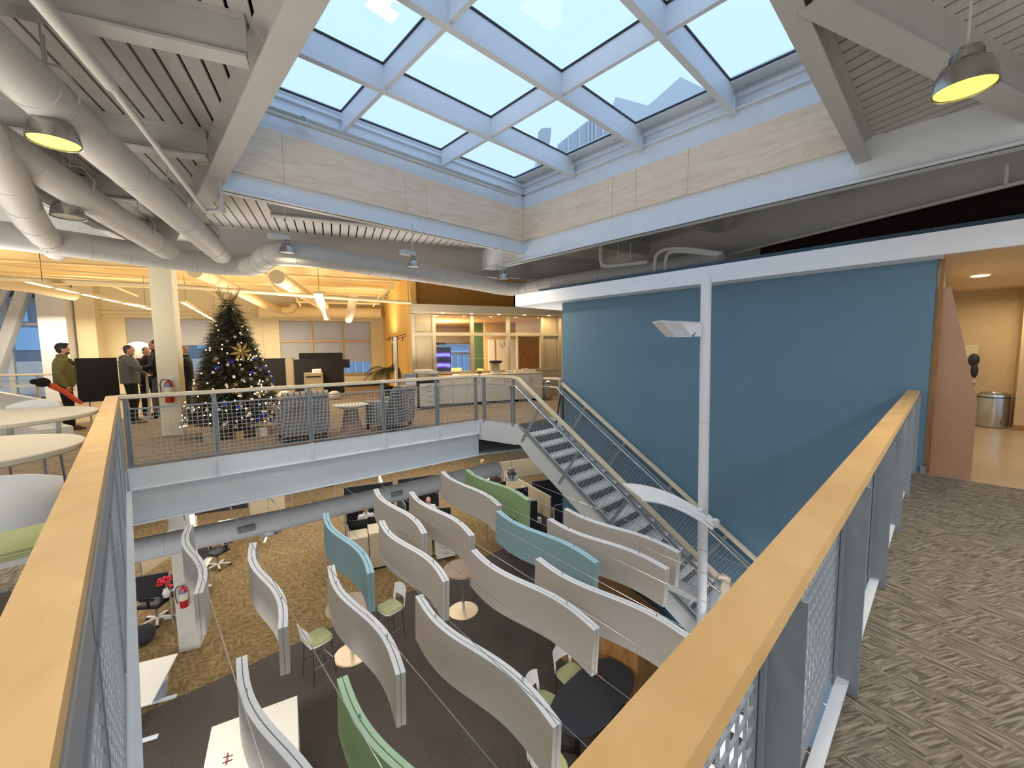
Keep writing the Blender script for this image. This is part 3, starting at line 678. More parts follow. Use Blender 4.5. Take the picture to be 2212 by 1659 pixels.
def stair_rail(label, X, side, y0, y1, posts, lead, tail, flip=False):
    t = thing('stair_railing', label, 'railing', (X, 4, -1), world=True)
    cz = lambda y: ZC0+SL*(y-Y0S)
    pth = [Vector(p) for p in lead]+[Vector((X, y0, cz(y0))), Vector((X, y1, cz(y1)))]+[Vector(p) for p in tail]
    mb = MB()
    for a, b_ in zip(pth, pth[1:]): mb.bar(a, b_, .075, .05)
    mb.build('top_rail', 'maple_pale', t)
    nrm = Vector((0, SL, -1)).normalized()   # perpendicular to the slope, pointing down
    for y in posts:
        a = Vector((X, y, cz(y)-.03)); b_ = a+nrm*1.05
        p = MB().bar(a, b_, .012, .06, up=(0, 1, SL)); p.bar(a+nrm*.82+Vector((side*.02, 0, 0)), b_+Vector((side*.02, 0, 0)), .05, .02, up=(1, 0, 0)); p.build('post', 'rail_steel', t)
    lo, hi = -.97, -.14
    # diagonal mesh: wires along the slope and perpendicular to it
    xo = X+side*.05; mb = MB(); n = 13
    L = y0-y1
    for j in range(n+1):
        h = lo+(hi-lo)*j/n; mb.tube([(xo, y0-.05, cz(y0-.05)+h), (xo, y1+.05, cz(y1+.05)+h)], .0035, 4, False)
    k = int(L/.055)
    for i in range(-12, k+1):
        yb = y0-.05-i*.055; a = Vector((xo+side*.004, yb, cz(yb)+lo)); d = Vector((0, -SL, 1)).normalized()
        ln = (hi-lo)*math.cos(math.atan(SL)); b_ = a+d*ln
        if a.y > y0-.05: 
            if b_.y > y0-.05: continue
            f = (a.y-(y0-.05))/(a.y-b_.y); a = a.lerp(b_, f)
        if b_.y < y1+.05:
            if a.y < y1+.05: continue
            f = (a.y-(y1+.05))/(a.y-b_.y); b_ = a.lerp(b_, f)
        mb.tube([a, b_], .0035, 4, False)
    o = mb.build('mesh_panel', 'wire_steel', t); o['kind'] = 'stuff'
    mb = MB()
    for h in (lo, hi): mb.bar((xo, y0-.05, cz(y0-.05)+h), (xo, y1+.05, cz(y1+.05)+h), .022, .03)
    mb.build('mesh_frame', 'rail_steel', t)
    return t, cz
t, cz = stair_rail('near railing of the staircase with slanted posts and pale wooden cap', 6.1, -1, 6.30, 2.15, [5.62, 4.58, 3.55, 2.5],
    [(6.1, 6.46, 1.04)], [(6.22, 2.06, -1.73)])
h = thing('handrail', 'round stainless handrail on the near side of the staircase', 'handrail', (6.0, 4, 0), world=True)
hy = [6.22, 6.12]+[5.9-i*.2 for i in range(19)]
MB().tube([(6.0, 6.55, .86), (6.0, 6.3, .86)]+[(6.0, y, cz(y)-.15) for y in (6.15, 5.0, 4.0, 3.0, 2.2)]+[(6.0, 2.05, cz(2.1)-.15)], .02, 10).build('tube', 'stainless', h, smooth=True)
for y in (5.6, 4.5, 3.4, 2.4): MB().tube([(6.0, y, cz(y)-.16), (6.0, y, cz(y)-.22), (6.08, y, cz(y)-.24)], .007, 6).build('bracket', 'stainless', h)
t, cz = stair_rail('far railing of the staircase in front of the blue wall', 7.26, -1, 6.08, 1.86, [5.38, 4.4, 3.4, 2.42],
    [(7.26, 6.6, .95), (7.26, 6.12, .96)], [(7.26, 1.2, -1.84)])
mb = MB(); mb.box((7.2, 6.05, 0), (7.26, 6.11, .93)); mb.build('end_post', 'rail_steel', t)
mb = MB(); mb.box((7.23, 1.80, -2.55), (7.28, 1.87, -1.85)); mb.build('end_post', 'rail_steel', t)
h = thing('handrail', 'round stainless handrail on the wall side of the staircase', 'handrail', (7.14, 4, 0), world=True)
MB().tube([(7.14, 6.75, .76), (7.14, 6.1, .76)]+[(7.14, y, cz(y)-.17) for y in (5.95, 5.0, 4.0, 3.0, 2.0)]+[(7.14, 1.75, cz(1.8)-.17), (7.14, 1.3, cz(1.8)-.17)], .02, 10).build('tube', 'stainless', h, smooth=True)
for y in (5.4, 4.4, 3.4, 2.4): MB().tube([(7.14, y, cz(y)-.18), (7.14, y, cz(y)-.25), (7.22, y, cz(y)-.26)], .007, 6).build('bracket', 'stainless', h)
# two dark straps hanging from the wall-side handrail
for i, (y, dy) in enumerate(((5.98, .12), (5.90, -.02))):
    o = MB().tube([(7.12, y, .60), (7.10, y+dy*.3, .35), (7.10, y+dy*.6, .1), (7.10, y+dy, -.12)], .018, 6).build('strap', 'dark_fabric')
    tag(o, 'black strap hanging from the stair handrail by the blue wall, '+('left of two' if i == 0 else 'right of two'), 'strap')
# lower flight guard with wooden cap
lg = thing('stair_railing', 'wooden capped guard turning down at the foot of the stair behind the light pole', 'railing', (6, 2, -2), world=True)
P1 = Vector((6.24, 2.06, -1.75)); P2 = Vector((5.1, 1.9, -2.72))
MB().bar(P1, P2, .10, .06).build('top_rail', 'maple_pale', lg)
o = wires((6.2, 2.0), (5.1, 1.9), -2.6, -1.85, -3.5, -2.8, Vector((0, 0, 0)), .062).build('mesh_panel', 'wire_steel', lg); o['kind'] = 'stuff'
MB().box((6.2, 1.96, -2.6), (6.26, 2.04, -1.78)).build('post', 'rail_steel', lg)
def smooth_v(P):
    for _ in range(2):
        Q = [P[0]]
        for a, b_ in zip(P, P[1:]): Q += [a.lerp(b_, .25), a.lerp(b_, .75)]
        P = Q+[P[-1]]
    return P
# ================================================================ light pole with uplight and curved wing
pl = thing('light_pole', 'tall white round light pole beside the staircase with uplight and curved wing reflector', 'lamp', (5.85, 2.24, -4.6), world=True)
A = Vector((5.85, 2.225, -4.6)); B = Vector((5.85, 2.325, 2.66)); 
def pp_(z): return A.lerp(B, (z+4.6)/(7.26))
MB().tube([pp_(z) for z in (-4.6, 2.56, 2.60, 2.635, 2.655)], [.068, .068, .062, .045, .018], 20).build('pole', 'white_paint', pl, smooth=True)
MB().tube([pp_(-.72), pp_(-.76)], .078, 20).build('collar', 'white_paint', pl); MB().tube([pp_(.60), pp_(.595)], .07, 20).build('joint', 'rail_steel', pl)
MB().box((5.72, 2.05, -4.6), (5.98, 2.42, -4.58)).build('base_plate', 'white_paint', pl)
MB().tube([pp_(-1.9), (6.08, 2.3, -1.9)], .03, 8).box((5.8, 2.3, -2.05), (6.08, 2.9, -1.98)).build('stair_bracket', 'stair_white', pl)
# uplight: a wedge with slanting fins, hung on the camera side of the pole
PC = pp_(1.9); nrm = (float(FW[0]), float(FW[1]), 0)
def PU(x, y, d=0.): q = GP(x, y, tuple(PC), nrm); return Vector([float(c) for c in q])-Vector(nrm)*d
up = MB().ext([PU(1463, 697), PU(1522, 698), PU(1490, 727)][::-1], Vector(nrm)*.10, Vector(nrm)*-.03).build('uplight', 'white_paint', pl)
MB().ext([PU(1508, 705), PU(1524, 705), PU(1524, 727), PU(1498, 727)][::-1], Vector(nrm)*.02, Vector(nrm)*-.02).build('arm', 'white_paint', up)
for i in range(12):
    x0 = 1425+i*3.6; x1 = 1457+i*2.8
    MB().ext([PU(x0, 694), PU(x0+2.2, 694), PU(x1+1.8, 727), PU(x1, 727)][::-1], Vector(nrm)*(.30-.02*i), Vector(nrm)*-.06).build('fin', 'white_paint', up)
MB().ext([PU(1425, 692.5), PU(1522, 697), PU(1522, 699), PU(1425, 694.5)][::-1], Vector(nrm)*.30, Vector(nrm)*-.05).build('plate', 'white_paint', up)
MB().ext([PU(1457, 725), PU(1490, 725), PU(1490, 728), PU(1457, 728)][::-1], Vector(nrm)*.10, Vector(nrm)*-.06).build('plate', 'white_paint', up)
# wing: an arched sheet with rolled rims
FE = [(1345, 1045), (1375, 1046), (1405, 1052), (1435, 1061), (1465, 1074), (1495, 1091), (1520, 1108)]
NE_ = [(1388, 1078), (1412, 1080), (1436, 1085), (1462, 1094), (1488, 1106), (1514, 1121), (1540, 1140)]
XF = [5.98, 5.94, 5.90, 5.85, 5.80, 5.75, 5.70]; XN = [5.60, 5.59, 5.58, 5.57, 5.56, 5.55, 5.54]
fe = [Vector([float(c) for c in GX(*q, x)]) for q, x in zip(FE, XF)]; ne = [Vector([float(c) for c in GX(*q, x)]) for q, x in zip(NE_, XN)]
fe = smooth_v(fe); ne = smooth_v(ne)
wing = MB()
for i in range(len(fe)-1):
    vs = [fe[i], ne[i], ne[i+1], fe[i+1]]
    wing.add([v+Vector((0, 0, -.012)) for v in vs]+vs, [(3, 2, 1, 0), (4, 5, 6, 7), (0, 1, 5, 4), (1, 2, 6, 5), (2, 3, 7, 6), (3, 0, 4, 7)])
wr = wing.build('wing_reflector', 'canopy_white', pl)
MB().tube(fe, .010, 6).build('wing_rib', 'white_paint', wr); MB().tube([v+Vector((0, 0, -.02)) for v in ne], .022, 8).build('wing_rib', 'canopy_white', wr)
MB().tube([ne[0], fe[0]], .010, 6).build('wing_rib', 'white_paint', wr)
q = Vector([float(c) for c in GX(1545, 1128, 5.60)]); 
for k in range(4): MB().tube([q+Vector((.03-.02*k, .10, .05-.012*k)), q+Vector((-.02-.012*k, .0, .0-.012*k))], .022, 10).build('lamp_barrel', 'white_paint', wr)
MB().tube([q+Vector((.03, .0, .0)), q+Vector((-.05, -.01, -.01))], .05, 16).build('lamp_can', 'white_paint', wr)
MB().tube([fe[-2]+Vector((0, 0, .02)), fe[-2]+Vector((0, .06, .03))], .03, 10).build('knob', 'white_paint', wr)
# ================================================================ columns
mat('column_paint', (204, 198, 186), .75)
o = MB().box((-3.21-.05, 10.18, 0), (-2.86-.05, 10.50, 3.55), FR_E).build('column', 'cream_wall'); tag(o, 'square cream column on the upper floor left of the decorated tree', 'column')
o = MB().box((-3.29, 10.2, -4.6), (-2.93, 10.52, -.92), FR_E).build('column', 'column_paint'); tag(o, 'square cream column on the lower floor below the bridge beam', 'column')
# ================================================================ ducts, pipes and dome lamps under the roof
def smooth_path(P, k=3, it=2):
    P = [Vector([float(c) for c in p]) for p in P]
    for _ in range(it):
        Q = [P[0]]
        for a, b_ in zip(P, P[1:]): Q += [a.lerp(b_, .25), a.lerp(b_, .75)]
        P = Q+[P[-1]]
    return P
def duct(label, path, r, seam=1.2, bend=2, name='duct', m='duct_paint', cat='duct', n=20, ring=.006):
    P = smooth_path(path, it=bend) if bend else [Vector([float(c) for c in p]) for p in path]
    t = thing(name, label, cat, tuple(P[0]), world=True)
    MB().tube(P, r, n).build('pipe_run', m, t, smooth=True)
    acc = 0; last = P[0]
    for a, b_ in zip(P, P[1:]):
        L = (b_-a).length; d = (b_-a).normalized()
        s = seam-acc
        while s < L:
            q = a+d*s; MB().tube([q-d*.008, q+d*.008], r+ring, n).build('seam', m, t, smooth=True); s += seam
        acc = (acc+L) % seam
    return t
def hanger(t, p, r, z1=4.25):
    mb = MB(); p = Vector([float(c) for c in p])
    mb.tube([p+Vector((0, 0, r)), Vector((p.x, p.y, z1))], .006, 5); mb.build('hanger_rod', 'duct_paint', t)
ZD = 3.3
C = [G(-260, 480, ZD), G(20, 508, ZD), G(300, 549, ZD), G(480, 570, ZD), G(545, 572, ZD), G(588, 543, ZD), G(625, 543, ZD), G(800, 573, ZD), G(1000, 602, ZD), G(1095, 622, ZD), G(1140, 622, ZD), G(1250, 605, ZD), G(1400, 583, ZD), G(1560, 560, ZD)]
tC = duct('long round grey white duct winding across under the skylight from left to right', [G(-260, 480, ZD), G(20, 508, ZD), G(300, 549, ZD), G(470, 571, ZD), G(555, 577, ZD), G(585, 543, ZD), G(650, 547, ZD), G(800, 573, ZD), G(1000, 604, ZD), G(1112, 628, ZD), G(1180, 616, ZD), G(1400, 583, ZD), G(1560, 560, ZD)], .19, .45)
tA = duct('large round duct slanting from the upper left corner down to the long duct', [F(-1.84, -2, 3.5), F(-1.84, 4, 3.5), F(-1.82, 9.0, 3.42)], .165, 1.5, 0)
tB = duct('second round duct behind the large one at the upper left', [F(-2.62, -2, 3.5), F(-2.62, 5, 3.5), F(-2.62, 8.4, 3.45), F(-2.5, 9.3, 3.35)], .165, 1.5, 0)
tD = duct('round duct at the left edge bending into the long duct, lit yellow on its rim', [(float(G(0, 366, 3.3)[0])-.01, -2, 3.3), G(0, 366, 3.3), G(70, 480, 3.3), G(120, 540, 3.3)], .16, .9, 0)
for t, u, vs in ((tA, -1.84, (2.6, 4.2, 6.6, 8.2)), (tB, -2.62, (4.5, 6.3, 8.0))):
    for v in vs:
        p = F(u, v, 3.5); M = Matrix.Translation([float(c) for c in p]) @ FR_E
        MB().tube([M @ Vector((0, -.012, 0)), M @ Vector((0, .012, 0))], .172, 20).build('strap', 'ceiling_paint', t, smooth=True)
        MB().tube([M @ Vector((.17, 0, 0)), M @ Vector((.19, 0, .10)), M @ Vector((.10, 0, .24)), M @ Vector((-.10, 0, .26))], .009, 5).tube([M @ Vector((0, 0, .26)), M @ Vector((0, 0, .75))], .007, 5).build('hanger', 'duct_paint', t)
# thin pipe with elbow
PZ = 3.5
pt = thing('fire_pipe', 'white pipe slanting down the upper left and turning up at an elbow', 'pipe', tuple(G(440, 455, PZ)), world=True)
a, b_, c, d = G(60, -30, PZ), G(240, 185, PZ), G(440, 452, PZ), G(480, 455, PZ)
MB().tube([a, b_], .042, 14).build('insulated_run', 'pipe_paint', pt, smooth=True); MB().tube([b_, c], .026, 12).build('pipe_run', 'pipe_paint', pt, smooth=True)
e_ = Vector([float(q) for q in d])+Vector((0, 0, .5))
MB().tube(smooth_path([c, G(446, 457, PZ), d]), .03, 12).build('elbow', 'pipe_paint', pt, smooth=True); MB().tube([d, e_], .028, 12).build('riser', 'pipe_paint', pt, smooth=True)
MB().tube([Vector([float(q) for q in d])-Vector((0, 0, .03)), Vector([float(q) for q in d])+Vector((0, 0, .04))], .038, 12).build('collar', 'pipe_paint', pt, smooth=True)
# pipe along the right girder
pt = thing('fire_pipe', 'long thin pale pipe along the underside of the right girder', 'pipe', tuple(F(7.2, 3, 3.46)), world=True)
MB().tube([F(7.2, -3, 3.46), F(7.2, 6.2, 3.46)], .028, 10).build('pipe_run', 'pipe_paint', pt, smooth=True)
for v in (1.3, 2.0, 2.25): MB().tube([F(7.2, v, 3.46), F(7.2, v, 3.7)], .02, 8).build('branch', 'pipe_paint', pt)
for nm, pts, lb in (('a', [(1298, 530), (1298, 570), (1310, 577), (1400, 566)], 'bent white pipe dropping below the skylight corner and turning right'), ('b', [(1415, 590), (1415, 545), (1460, 533), (1560, 548)], 'left of two bent white pipes rising from behind the canopy'), ('c', [(1438, 588), (1438, 552), (1455, 540), (1555, 552)], 'right of two bent white pipes rising from behind the canopy')):
    X = 7.6
    t = thing('bent_pipe', lb, 'pipe', tuple(GX(*pts[0], X)), world=True)
    MB().tube(smooth_path([GX(*q, X) for q in pts], it=2), .045 if nm == 'a' else .035, 10).build('pipe_run', 'pipe_paint', t, smooth=True)
    if nm == 'a':
        for x in (1335, 1362): MB().tube([GX(x, 572, X), GX(x, 525, X)], .006, 4).build('hanger_rod', 'duct_paint', t)
# dome lamps
def dome(p, s, lit, label, rod=.55, power=0, arm=False):
    t = thing('dome_lamp', label, 'lamp', tuple(p))
    prof = [(.145, .003), (.150, 0), (.148, .02), (.132, .10), (.112, .145), (.072, .165), (.068, .235), (.001, .24)]
    MB().lathe([(r*s, z*s) for r, z in prof], 28, cap=False).build('shade', 'lamp_metal', t, smooth=50)
    MB().lathe([(.0, .012*s), (.136*s, .012*s)][::-1] if False else [(.137*s, .011*s), (.137*s, .014*s)], 28).build('diffuser', 'lamp_glow' if lit else 'lamp_dim', t)
    for k in range(4): MB().lathe([(.078*s, (.165+.013*k)*s), (.078*s, (.170+.013*k)*s)], 20).build('cooling_fin', 'lamp_metal', t)
    MB().tube([(0, 0, .22*s), (0, 0, rod)], .008, 6).build('rod', 'duct_paint', t)
    if arm: MB().bbox((-.26, -.05, .20), (.05, .05, .28), .02).build('ballast_box', 'duct_paint', t)
    if power:
        l = bpy.data.lights.new('bulb', 'AREA'); l.shape = 'DISK'; l.size = .26*s; l.energy = power; l.color = (1, .84, .6)
        o = bpy.data.objects.new('bulb', l); COL.objects.link(o); o.location = (0, 0, -.01); o.parent = t
    return t
mat('lamp_dim', (150, 146, 140), .3, metal=.3)
dome(G(2083, 195, 3.2), 1.0, True, 'lit dome lamp glowing yellow at the upper right', .75, 14)
dome(G(118, 310, 3.2), 1.0, True, 'lit dome lamp at the far left beside the large duct', .75, 14)
dome(G(148, 470, 3.2), 1.0, False, 'unlit dome lamp behind the second duct at the left', .75)
dome(G(621, 547, 3.2), .78, False, 'small silver dome lamp over the bend of the long duct', .8, 16, True)
dome(G(893, 577, 3.2), .78, False, 'small silver dome lamp in front of the middle of the long duct', .8, 16, True)
dome(G(1087, 603, 3.2), .78, False, 'small silver dome lamp near the right bend of the long duct', .8, 16, True)
# ---------------------------------------------------------------- far room services
t = duct('fat horizontal duct along the top of the far window wall', [V(560, 674, 19.6), V(822, 677, 19.6)], .24, 1.6, 0, m='far_ceiling')
t = duct('round duct running back into the far room under the lit ceiling', [V(598, 598, 11.4), V(640, 625, 13.5), V(700, 662, 17.5)], .17, 1.5, 0, m='duct_cream') if mat('duct_cream', (214, 190, 144), .6) else None
t = duct('round duct behind the tree top running back and turning right', [V(420, 585, 11.2), V(500, 620, 14), V(590, 668, 18.5), V(628, 672, 18.7), V(634, 660, 18.8)], .15, 1.5, 1, m='duct_cream')
t = duct('short hanging round duct stub left of the yellow wall', [V(764, 644, 13.0), V(753, 690, 16.5)], .13, 1.2, 0, m='duct_cream')
t = duct('cream round duct end in front of the curtain wall at the far left', [V(-60, 600, 13), V(70, 618, 14.5), V(158, 636, 15.6)], .17, 3, 0, m='duct_cream')
t = duct('long thin cream pipe crossing the far room from left to right', [V(-20, 601, 12.35), V(380, 618, 12.35), V(700, 641, 12.35), V(900, 655, 12.35)], .05, 5, 0, 'fire_pipe', 'duct_cream', 'pipe', 10)
for i, (x, y0, x1, y1) in enumerate(((565, 578, 600, 630), (853, 612, 826, 646), (-5, 573, 330, 600), (0, 590, 330, 612), (560, 612, 830, 622), (640, 652, 820, 656), (612, 590, 650, 662), (835, 612, 806, 662), (100, 560, 300, 640), (240, 575, 330, 612), (395, 600, 470, 640), (670, 590, 685, 625))):
    v = 12.5 if i in (0, 1) else 14.5+.3*i
    o = MB().tube([V(x, y0, v), V(x1, y1, v+(0 if i in (0, 1) else .4))], .035 if i < 2 else .03, 6).build('pipe', 'duct_cream')
    tag(o, ['thin dark strut from duct to pipe right of the duct bend', 'thin strut from duct to pipe left of the yellow wall', 'upper thin cream pipe behind the column at the far left', 'lower thin cream pipe behind the column at the far left', 'thin cream rail under the far ceiling left of the yellow wall', 'thin cream rail low over the wide window', 'slanted cream brace right of the tree', 'slanted cream brace beside the yellow wall', 'long slanted cream brace above the hanging light at the left', 'short slanted cream brace left of the column', 'slanted cream brace right above the tree', 'slanted cream brace above the trough light'][i], 'pipe')
def pendant(a, b_, w, label, lit=True):
    a = Vector([float(c) for c in a]); b_ = Vector([float(c) for c in b_])
    t = thing('linear_lamp', label, 'lamp', tuple((a+b_)/2), world=True)
    MB().bar(a, b_, w, .05).build('housing', 'duct_cream', t)
    n = 6
    for i in range(n):
        p = a.lerp(b_, (i+.12)/n); q = a.lerp(b_, (i+.88)/n); MB().bar(p-Vector((0, 0, .028)), q-Vector((0, 0, .028)), w*.45, .01).build('tube', 'lamp_glow_white', t)
    for f in (.1, .9): MB().tube([a.lerp(b_, f), a.lerp(b_, f)+Vector((0, 0, .9))], .006, 4).build('cable', 'black_plastic', t)
    return t
pendant(V(52, 605, 11.5), V(334, 668, 15.5), .2, 'long lit linear lamp hanging in front of the left curtain wall')
pendant(V(392, 650, 15.6), V(470, 695, 19.5), .2, 'dim linear lamp behind the tree top')
pendant(V(687, 632, 11.5), V(705, 690, 16), .22, 'lit trough lamp hanging over the dark cubicles')
# ---------------------------------------------------------------- under the upper floor, lower level
t = duct('round pale duct under the bridge beam on the lower floor', [G(120, 1218, -1.5), G(292, 1190, -1.5), G(620, 1120, -1.5), G(940, 1045, -1.5), G(1075, 1012, -1.5)], .19, 1.3, 0, m='fascia_white')
for x, y in ((528, 1140), (848, 1066)):
    p = Vector([float(c) for c in G(x, y, -1.5)]); MB().bbox((p.x-.13, p.y-.24, p.z+.0), (p.x+.13, p.y-.17, p.z+.10), .01).build('grille', 'rail_steel', t)
for (x, y), z, lb in (((583, 1150), -2.3, 'large silver dome lamp hanging over the lower carpet'), ((836, 1020), -2.0, 'small dome lamp hanging below the bridge beam'), ((1105, 1035), -2.0, 'pale bell lamp hanging near the foot of the bridge beam')):
    p = G(x, y, z); s = 1.5 if x == 583 else 1.3
    dome(p, s, False, lb, abs(z)-.86, 0)
# ================================================================ suspended S-shaped acoustic panels and their wires
def wz(y): return -1.04+.055*(y-3)      # height of the wires
def WG(px, py, dz=0.):                   # photo pixel on the sloping sheet of wires
    n = np.array([0, -.055, 1.]); return GP(px, py, (0, 3, -1.04+dz), n)
WX = [.47, 1.04, 1.60, 2.16, 2.72, 3.28, 3.84, 4.40, 4.96, 5.50]
for i, x in enumerate(WX):
    t = thing('cable', 'thin suspension wire above the acoustic panels, %s from the left rail' % ['first', 'second', 'third', 'fourth', 'fifth', 'sixth', 'seventh', 'eighth', 'ninth', 'tenth'][i], 'wire', (x, 4, wz(4)), world=True)
    yb = 7.85-.085*x
    MB().tube([(x, .3, wz(.3)), (x, yb, wz(yb))], .0035, 5).build('wire', 'stainless', t)
    MB().tube([(x, yb-.25, wz(yb-.25)), (x, yb-.1, wz(yb-.1))], .012, 6).build('turnbuckle', 'chrome', t)
# pixel positions of the panels' top edges (far end, near end), colour, label
PAN = [
 ((410, 1134), (428, 1282), 'taupe', 'narrow grey acoustic panel beside the lower column', .10),
 ((547, 1172), (611, 1356), 'taupe', 'grey acoustic panel left of the teal one', .13),
 ((704, 1108), (801, 1238), 'teal', 'smaller teal blue acoustic panel left of centre', .13),
 ((715, 1221), (866, 1455), 'taupe', 'grey acoustic panel in front of the round table at the left', .13),
 ((812, 1056), (917, 1152), 'taupe', 'grey acoustic panel above the cubicle with a worker', .13),
 ((888, 1062), (1020, 1157), 'taupe', 'grey acoustic panel above the white drawers', .13),
 ((824, 1124), (964, 1255), 'taupe', 'grey acoustic panel between teal panel and round table', .13),
 ((956, 1018), (1080, 1092), 'taupe', 'grey acoustic panel left of the green one near the bridge', .13),
 ((1009, 1014), (1142, 1080), 'green', 'dark green acoustic panel at the far end', .12),
 ((1076, 1103), (1290, 1215), 'teal', 'large blue acoustic panel in the middle right', .12),
 ((1222, 1098), (1468, 1193), 'taupe', 'grey acoustic panel closest to the stair', .12),
 ((1187, 1120), (1443, 1229), 'taupe', 'grey acoustic panel second from the stair', .12),
 ((1023, 1187), (1290, 1359), 'taupe', 'long grey acoustic panel above the dark oval table', .12),
 ((1162, 1205), (1510, 1390), 'taupe', 'long grey acoustic panel behind the oval table running under the right rail', .12),
 ((905, 1285), (1205, 1567), 'taupe', 'large grey acoustic panel at the bottom centre', .12),
 ((739, 1462), (980, 1900), 'green', 'bright green acoustic panel at the bottom edge', .12),
 ((522, 1418), (640, 1760), 'taupe', 'grey acoustic panel over the white table at the bottom', .12),
]
proto = {}
def s_panel(L, kind, amp):
    n = 26; th = .085; H = .51
    t = thing('acoustic_panel', 'x', 'acoustic panel', (0, 0, 0))
    # S curve along local -Y from the far end
    pts = []
    for i in range(n+1):
        f = i/n; pts.append((amp*math.sin(2*math.pi*f), -L*f))
    def side(off0, off1, z0, z1):
        mb = MB(); vs = []
        for i, (x, y) in enumerate(pts):
            a = pts[max(i-1, 0)]; b_ = pts[min(i+1, n)]; tx, ty = b_[0]-a[0], b_[1]-a[1]; l = math.hypot(tx, ty); nx, ny = ty/l, -tx/l
            for o in (off0, off1):
                for z in (z0, z1): vs.append((x+nx*o, y+ny*o, z))
        fs = []
        for i in range(n):
            a = i*4; b2 = a+4
            fs += [(a, b2, b2+1, a+1), (a+2, a+3, b2+3, b2+2), (a+1, b2+1, b2+3, a+3), (a, a+2, b2+2, b2)]
        fs += [(0, 1, 3, 2), (n*4, n*4+2, n*4+3, n*4+1)]
        return mb.add(vs, fs)
    m = {'taupe': 'felt_taupe', 'teal': 'felt_teal', 'green': 'felt_green'}[kind]; e = {'taupe': 'felt_edge', 'teal': 'felt_teal_skylit', 'green': 'felt_green_skylit'}[kind]
    side(-.5*th, -.004, -H, -.004).build('felt_sheet', m, t, smooth=30); side(.004, .5*th, -H, -.004).build('felt_sheet', m, t, smooth=30)
    side(-.5*th, -.004, -.004, 0).build('top_edge', e, t); side(.004, .5*th, -.004, 0).build('top_edge', e, t)  # caps wear the lighter colour that stands for sky light
    side(-.004, .004, -H+.01, -.008).build('seam_strip', 'felt_seam', t, smooth=30)
    for f in (.22, .78):
        x = amp*math.sin(2*math.pi*f); y = -L*f
        mb = MB(); mb.tube([(x, y, -.01), (x, y+.012, .03), (x, y, .055), (x, y-.012, .03), (x, y, .01)], .004, 5); mb.build('hook', 'chrome', t)
    return t
for k, (fa, na, kind, lab, amp) in enumerate(PAN):
    a = WG(*fa, dz=-.06); b_ = WG(*na, dz=-.06)
    key = kind
    if key not in proto: r = proto[key] = s_panel(2.15, kind, -.068); 
    else: r = dup(proto[key])
    r['label'] = lab; r['category'] = 'acoustic panel'; r['group'] = 'curved acoustic panels hanging on wires over the lower floor'
    ang = math.atan2(-(a[0]-b_[0])*1.0, (a[1]-b_[1]))
    Lr = math.hypot(a[0]-b_[0], a[1]-b_[1])
    s = 1
    if fa in ((739, 1462), (522, 1418)): ang = .04
    else: s = Lr/2.15
    r.location = (float(a[0]), float(a[1]), float(a[2])); r.rotation_euler = (math.atan(.055), 0, ang); r.scale = (1, s, 1)
# ================================================================ furniture builders
def cafe_chair(h, label, loc, rz, group, slot=True, metal='chrome'):
    key = 'chair%.2f' % h
    if key in proto: return dup(proto[key], loc, rz, label, group)
    t = thing('bar_chair' if h > .6 else 'side_chair', label, 'chair', loc, rz, group)
    n = 14
    sh = [(.23*math.copysign(abs(math.cos(a))**.5, math.cos(a)), .22*math.copysign(abs(math.sin(a))**.5, math.sin(a))) for a in [2*math.pi*i/24 for i in range(24)]]
    MB().prism([(x*1.02, y*1.02) for x, y in sh], h-.03, h-.005).build('seat_shell', 'chair_white', t)
    mb = MB(); mb.prism(sh, h-.005, h+.02); mb.prism([(x*.92, y*.92) for x, y in sh], h+.02, h+.03); mb.build('seat', 'seat_green', t)
    # back shell: curved sheet, taller in the middle, with stiles leaving a slot above the seat
    def sheet(z0f, z1f, x0, x1, m=10):
        mb = MB(); vs = []
        for i in range(m+1):
            x = x0+(x1-x0)*i/m; y = -.25+.9*x*x
            for z in (z0f(x), z1f(x)):
                lean = -(z-h)*.16
                vs += [(x, y+lean, z), (x, y+lean-.014, z)]
        fs = []
        for i in range(m):
            a = i*4; b = a+4; fs += [(a, b, b+2, a+2), (a+1, a+3, b+3, b+1), (a+2, b+2, b+3, a+3), (a, a+1, b+1, b)]
        fs += [(0, 2, 3, 1), (m*4, m*4+1, m*4+3, m*4+2)]
        return mb.add(vs, fs)
    bk = sheet(lambda x: h+.15+.0*x, lambda x: h+.40-1.2*x*x, -.21, .21); bk.build('backrest', 'chair_white', t, smooth=50)
    for s in (-1, 1): 
        sheet(lambda x: h-.02, lambda x: h+.16, *(sorted((s*.165, s*.21))), 3).build('back_stile', 'chair_white', t)
    for sx in (-1, 1):
        for sy in (-1, 1): MB().tube([(sx*.19, sy*.17, h-.03), (sx*.215, sy*.215, 0)], .011, 8).build('leg', metal, t, smooth=True)
    if h > .6:
        for a, b in (((-.205, .20), (.205, .20)), ((-.205, -.2), (-.205, .2)), ((.205, -.2), (.205, .2))): MB().tube([(a[0], a[1], .3), (b[0], b[1], .3)], .009, 6).build('footrest', metal, t)
    proto[key] = t; return t
def pedestal_table(label, loc, r=.45, h=1.07, top='oak_top', base='brushed_base', col='stainless', group=None, br=.36):
    t = thing('pedestal_table', label, 'table', loc, 0, group)
    MB().lathe([(0.001, h-.042), (r-.012, h-.042), (r, h-.034), (r, h-.006), (r-.006, h), (0.001, h)], 40).build('tabletop', top, t)
    MB().lathe([(.035, .03), (.035, h-.03)], 16).build('column', col, t, smooth=60)
    MB().lathe([(.001, 0), (br, 0), (br, .01), (br-.02, .022), (.05, .03), (.001, .03)], 40).build('base', base, t)
    return t
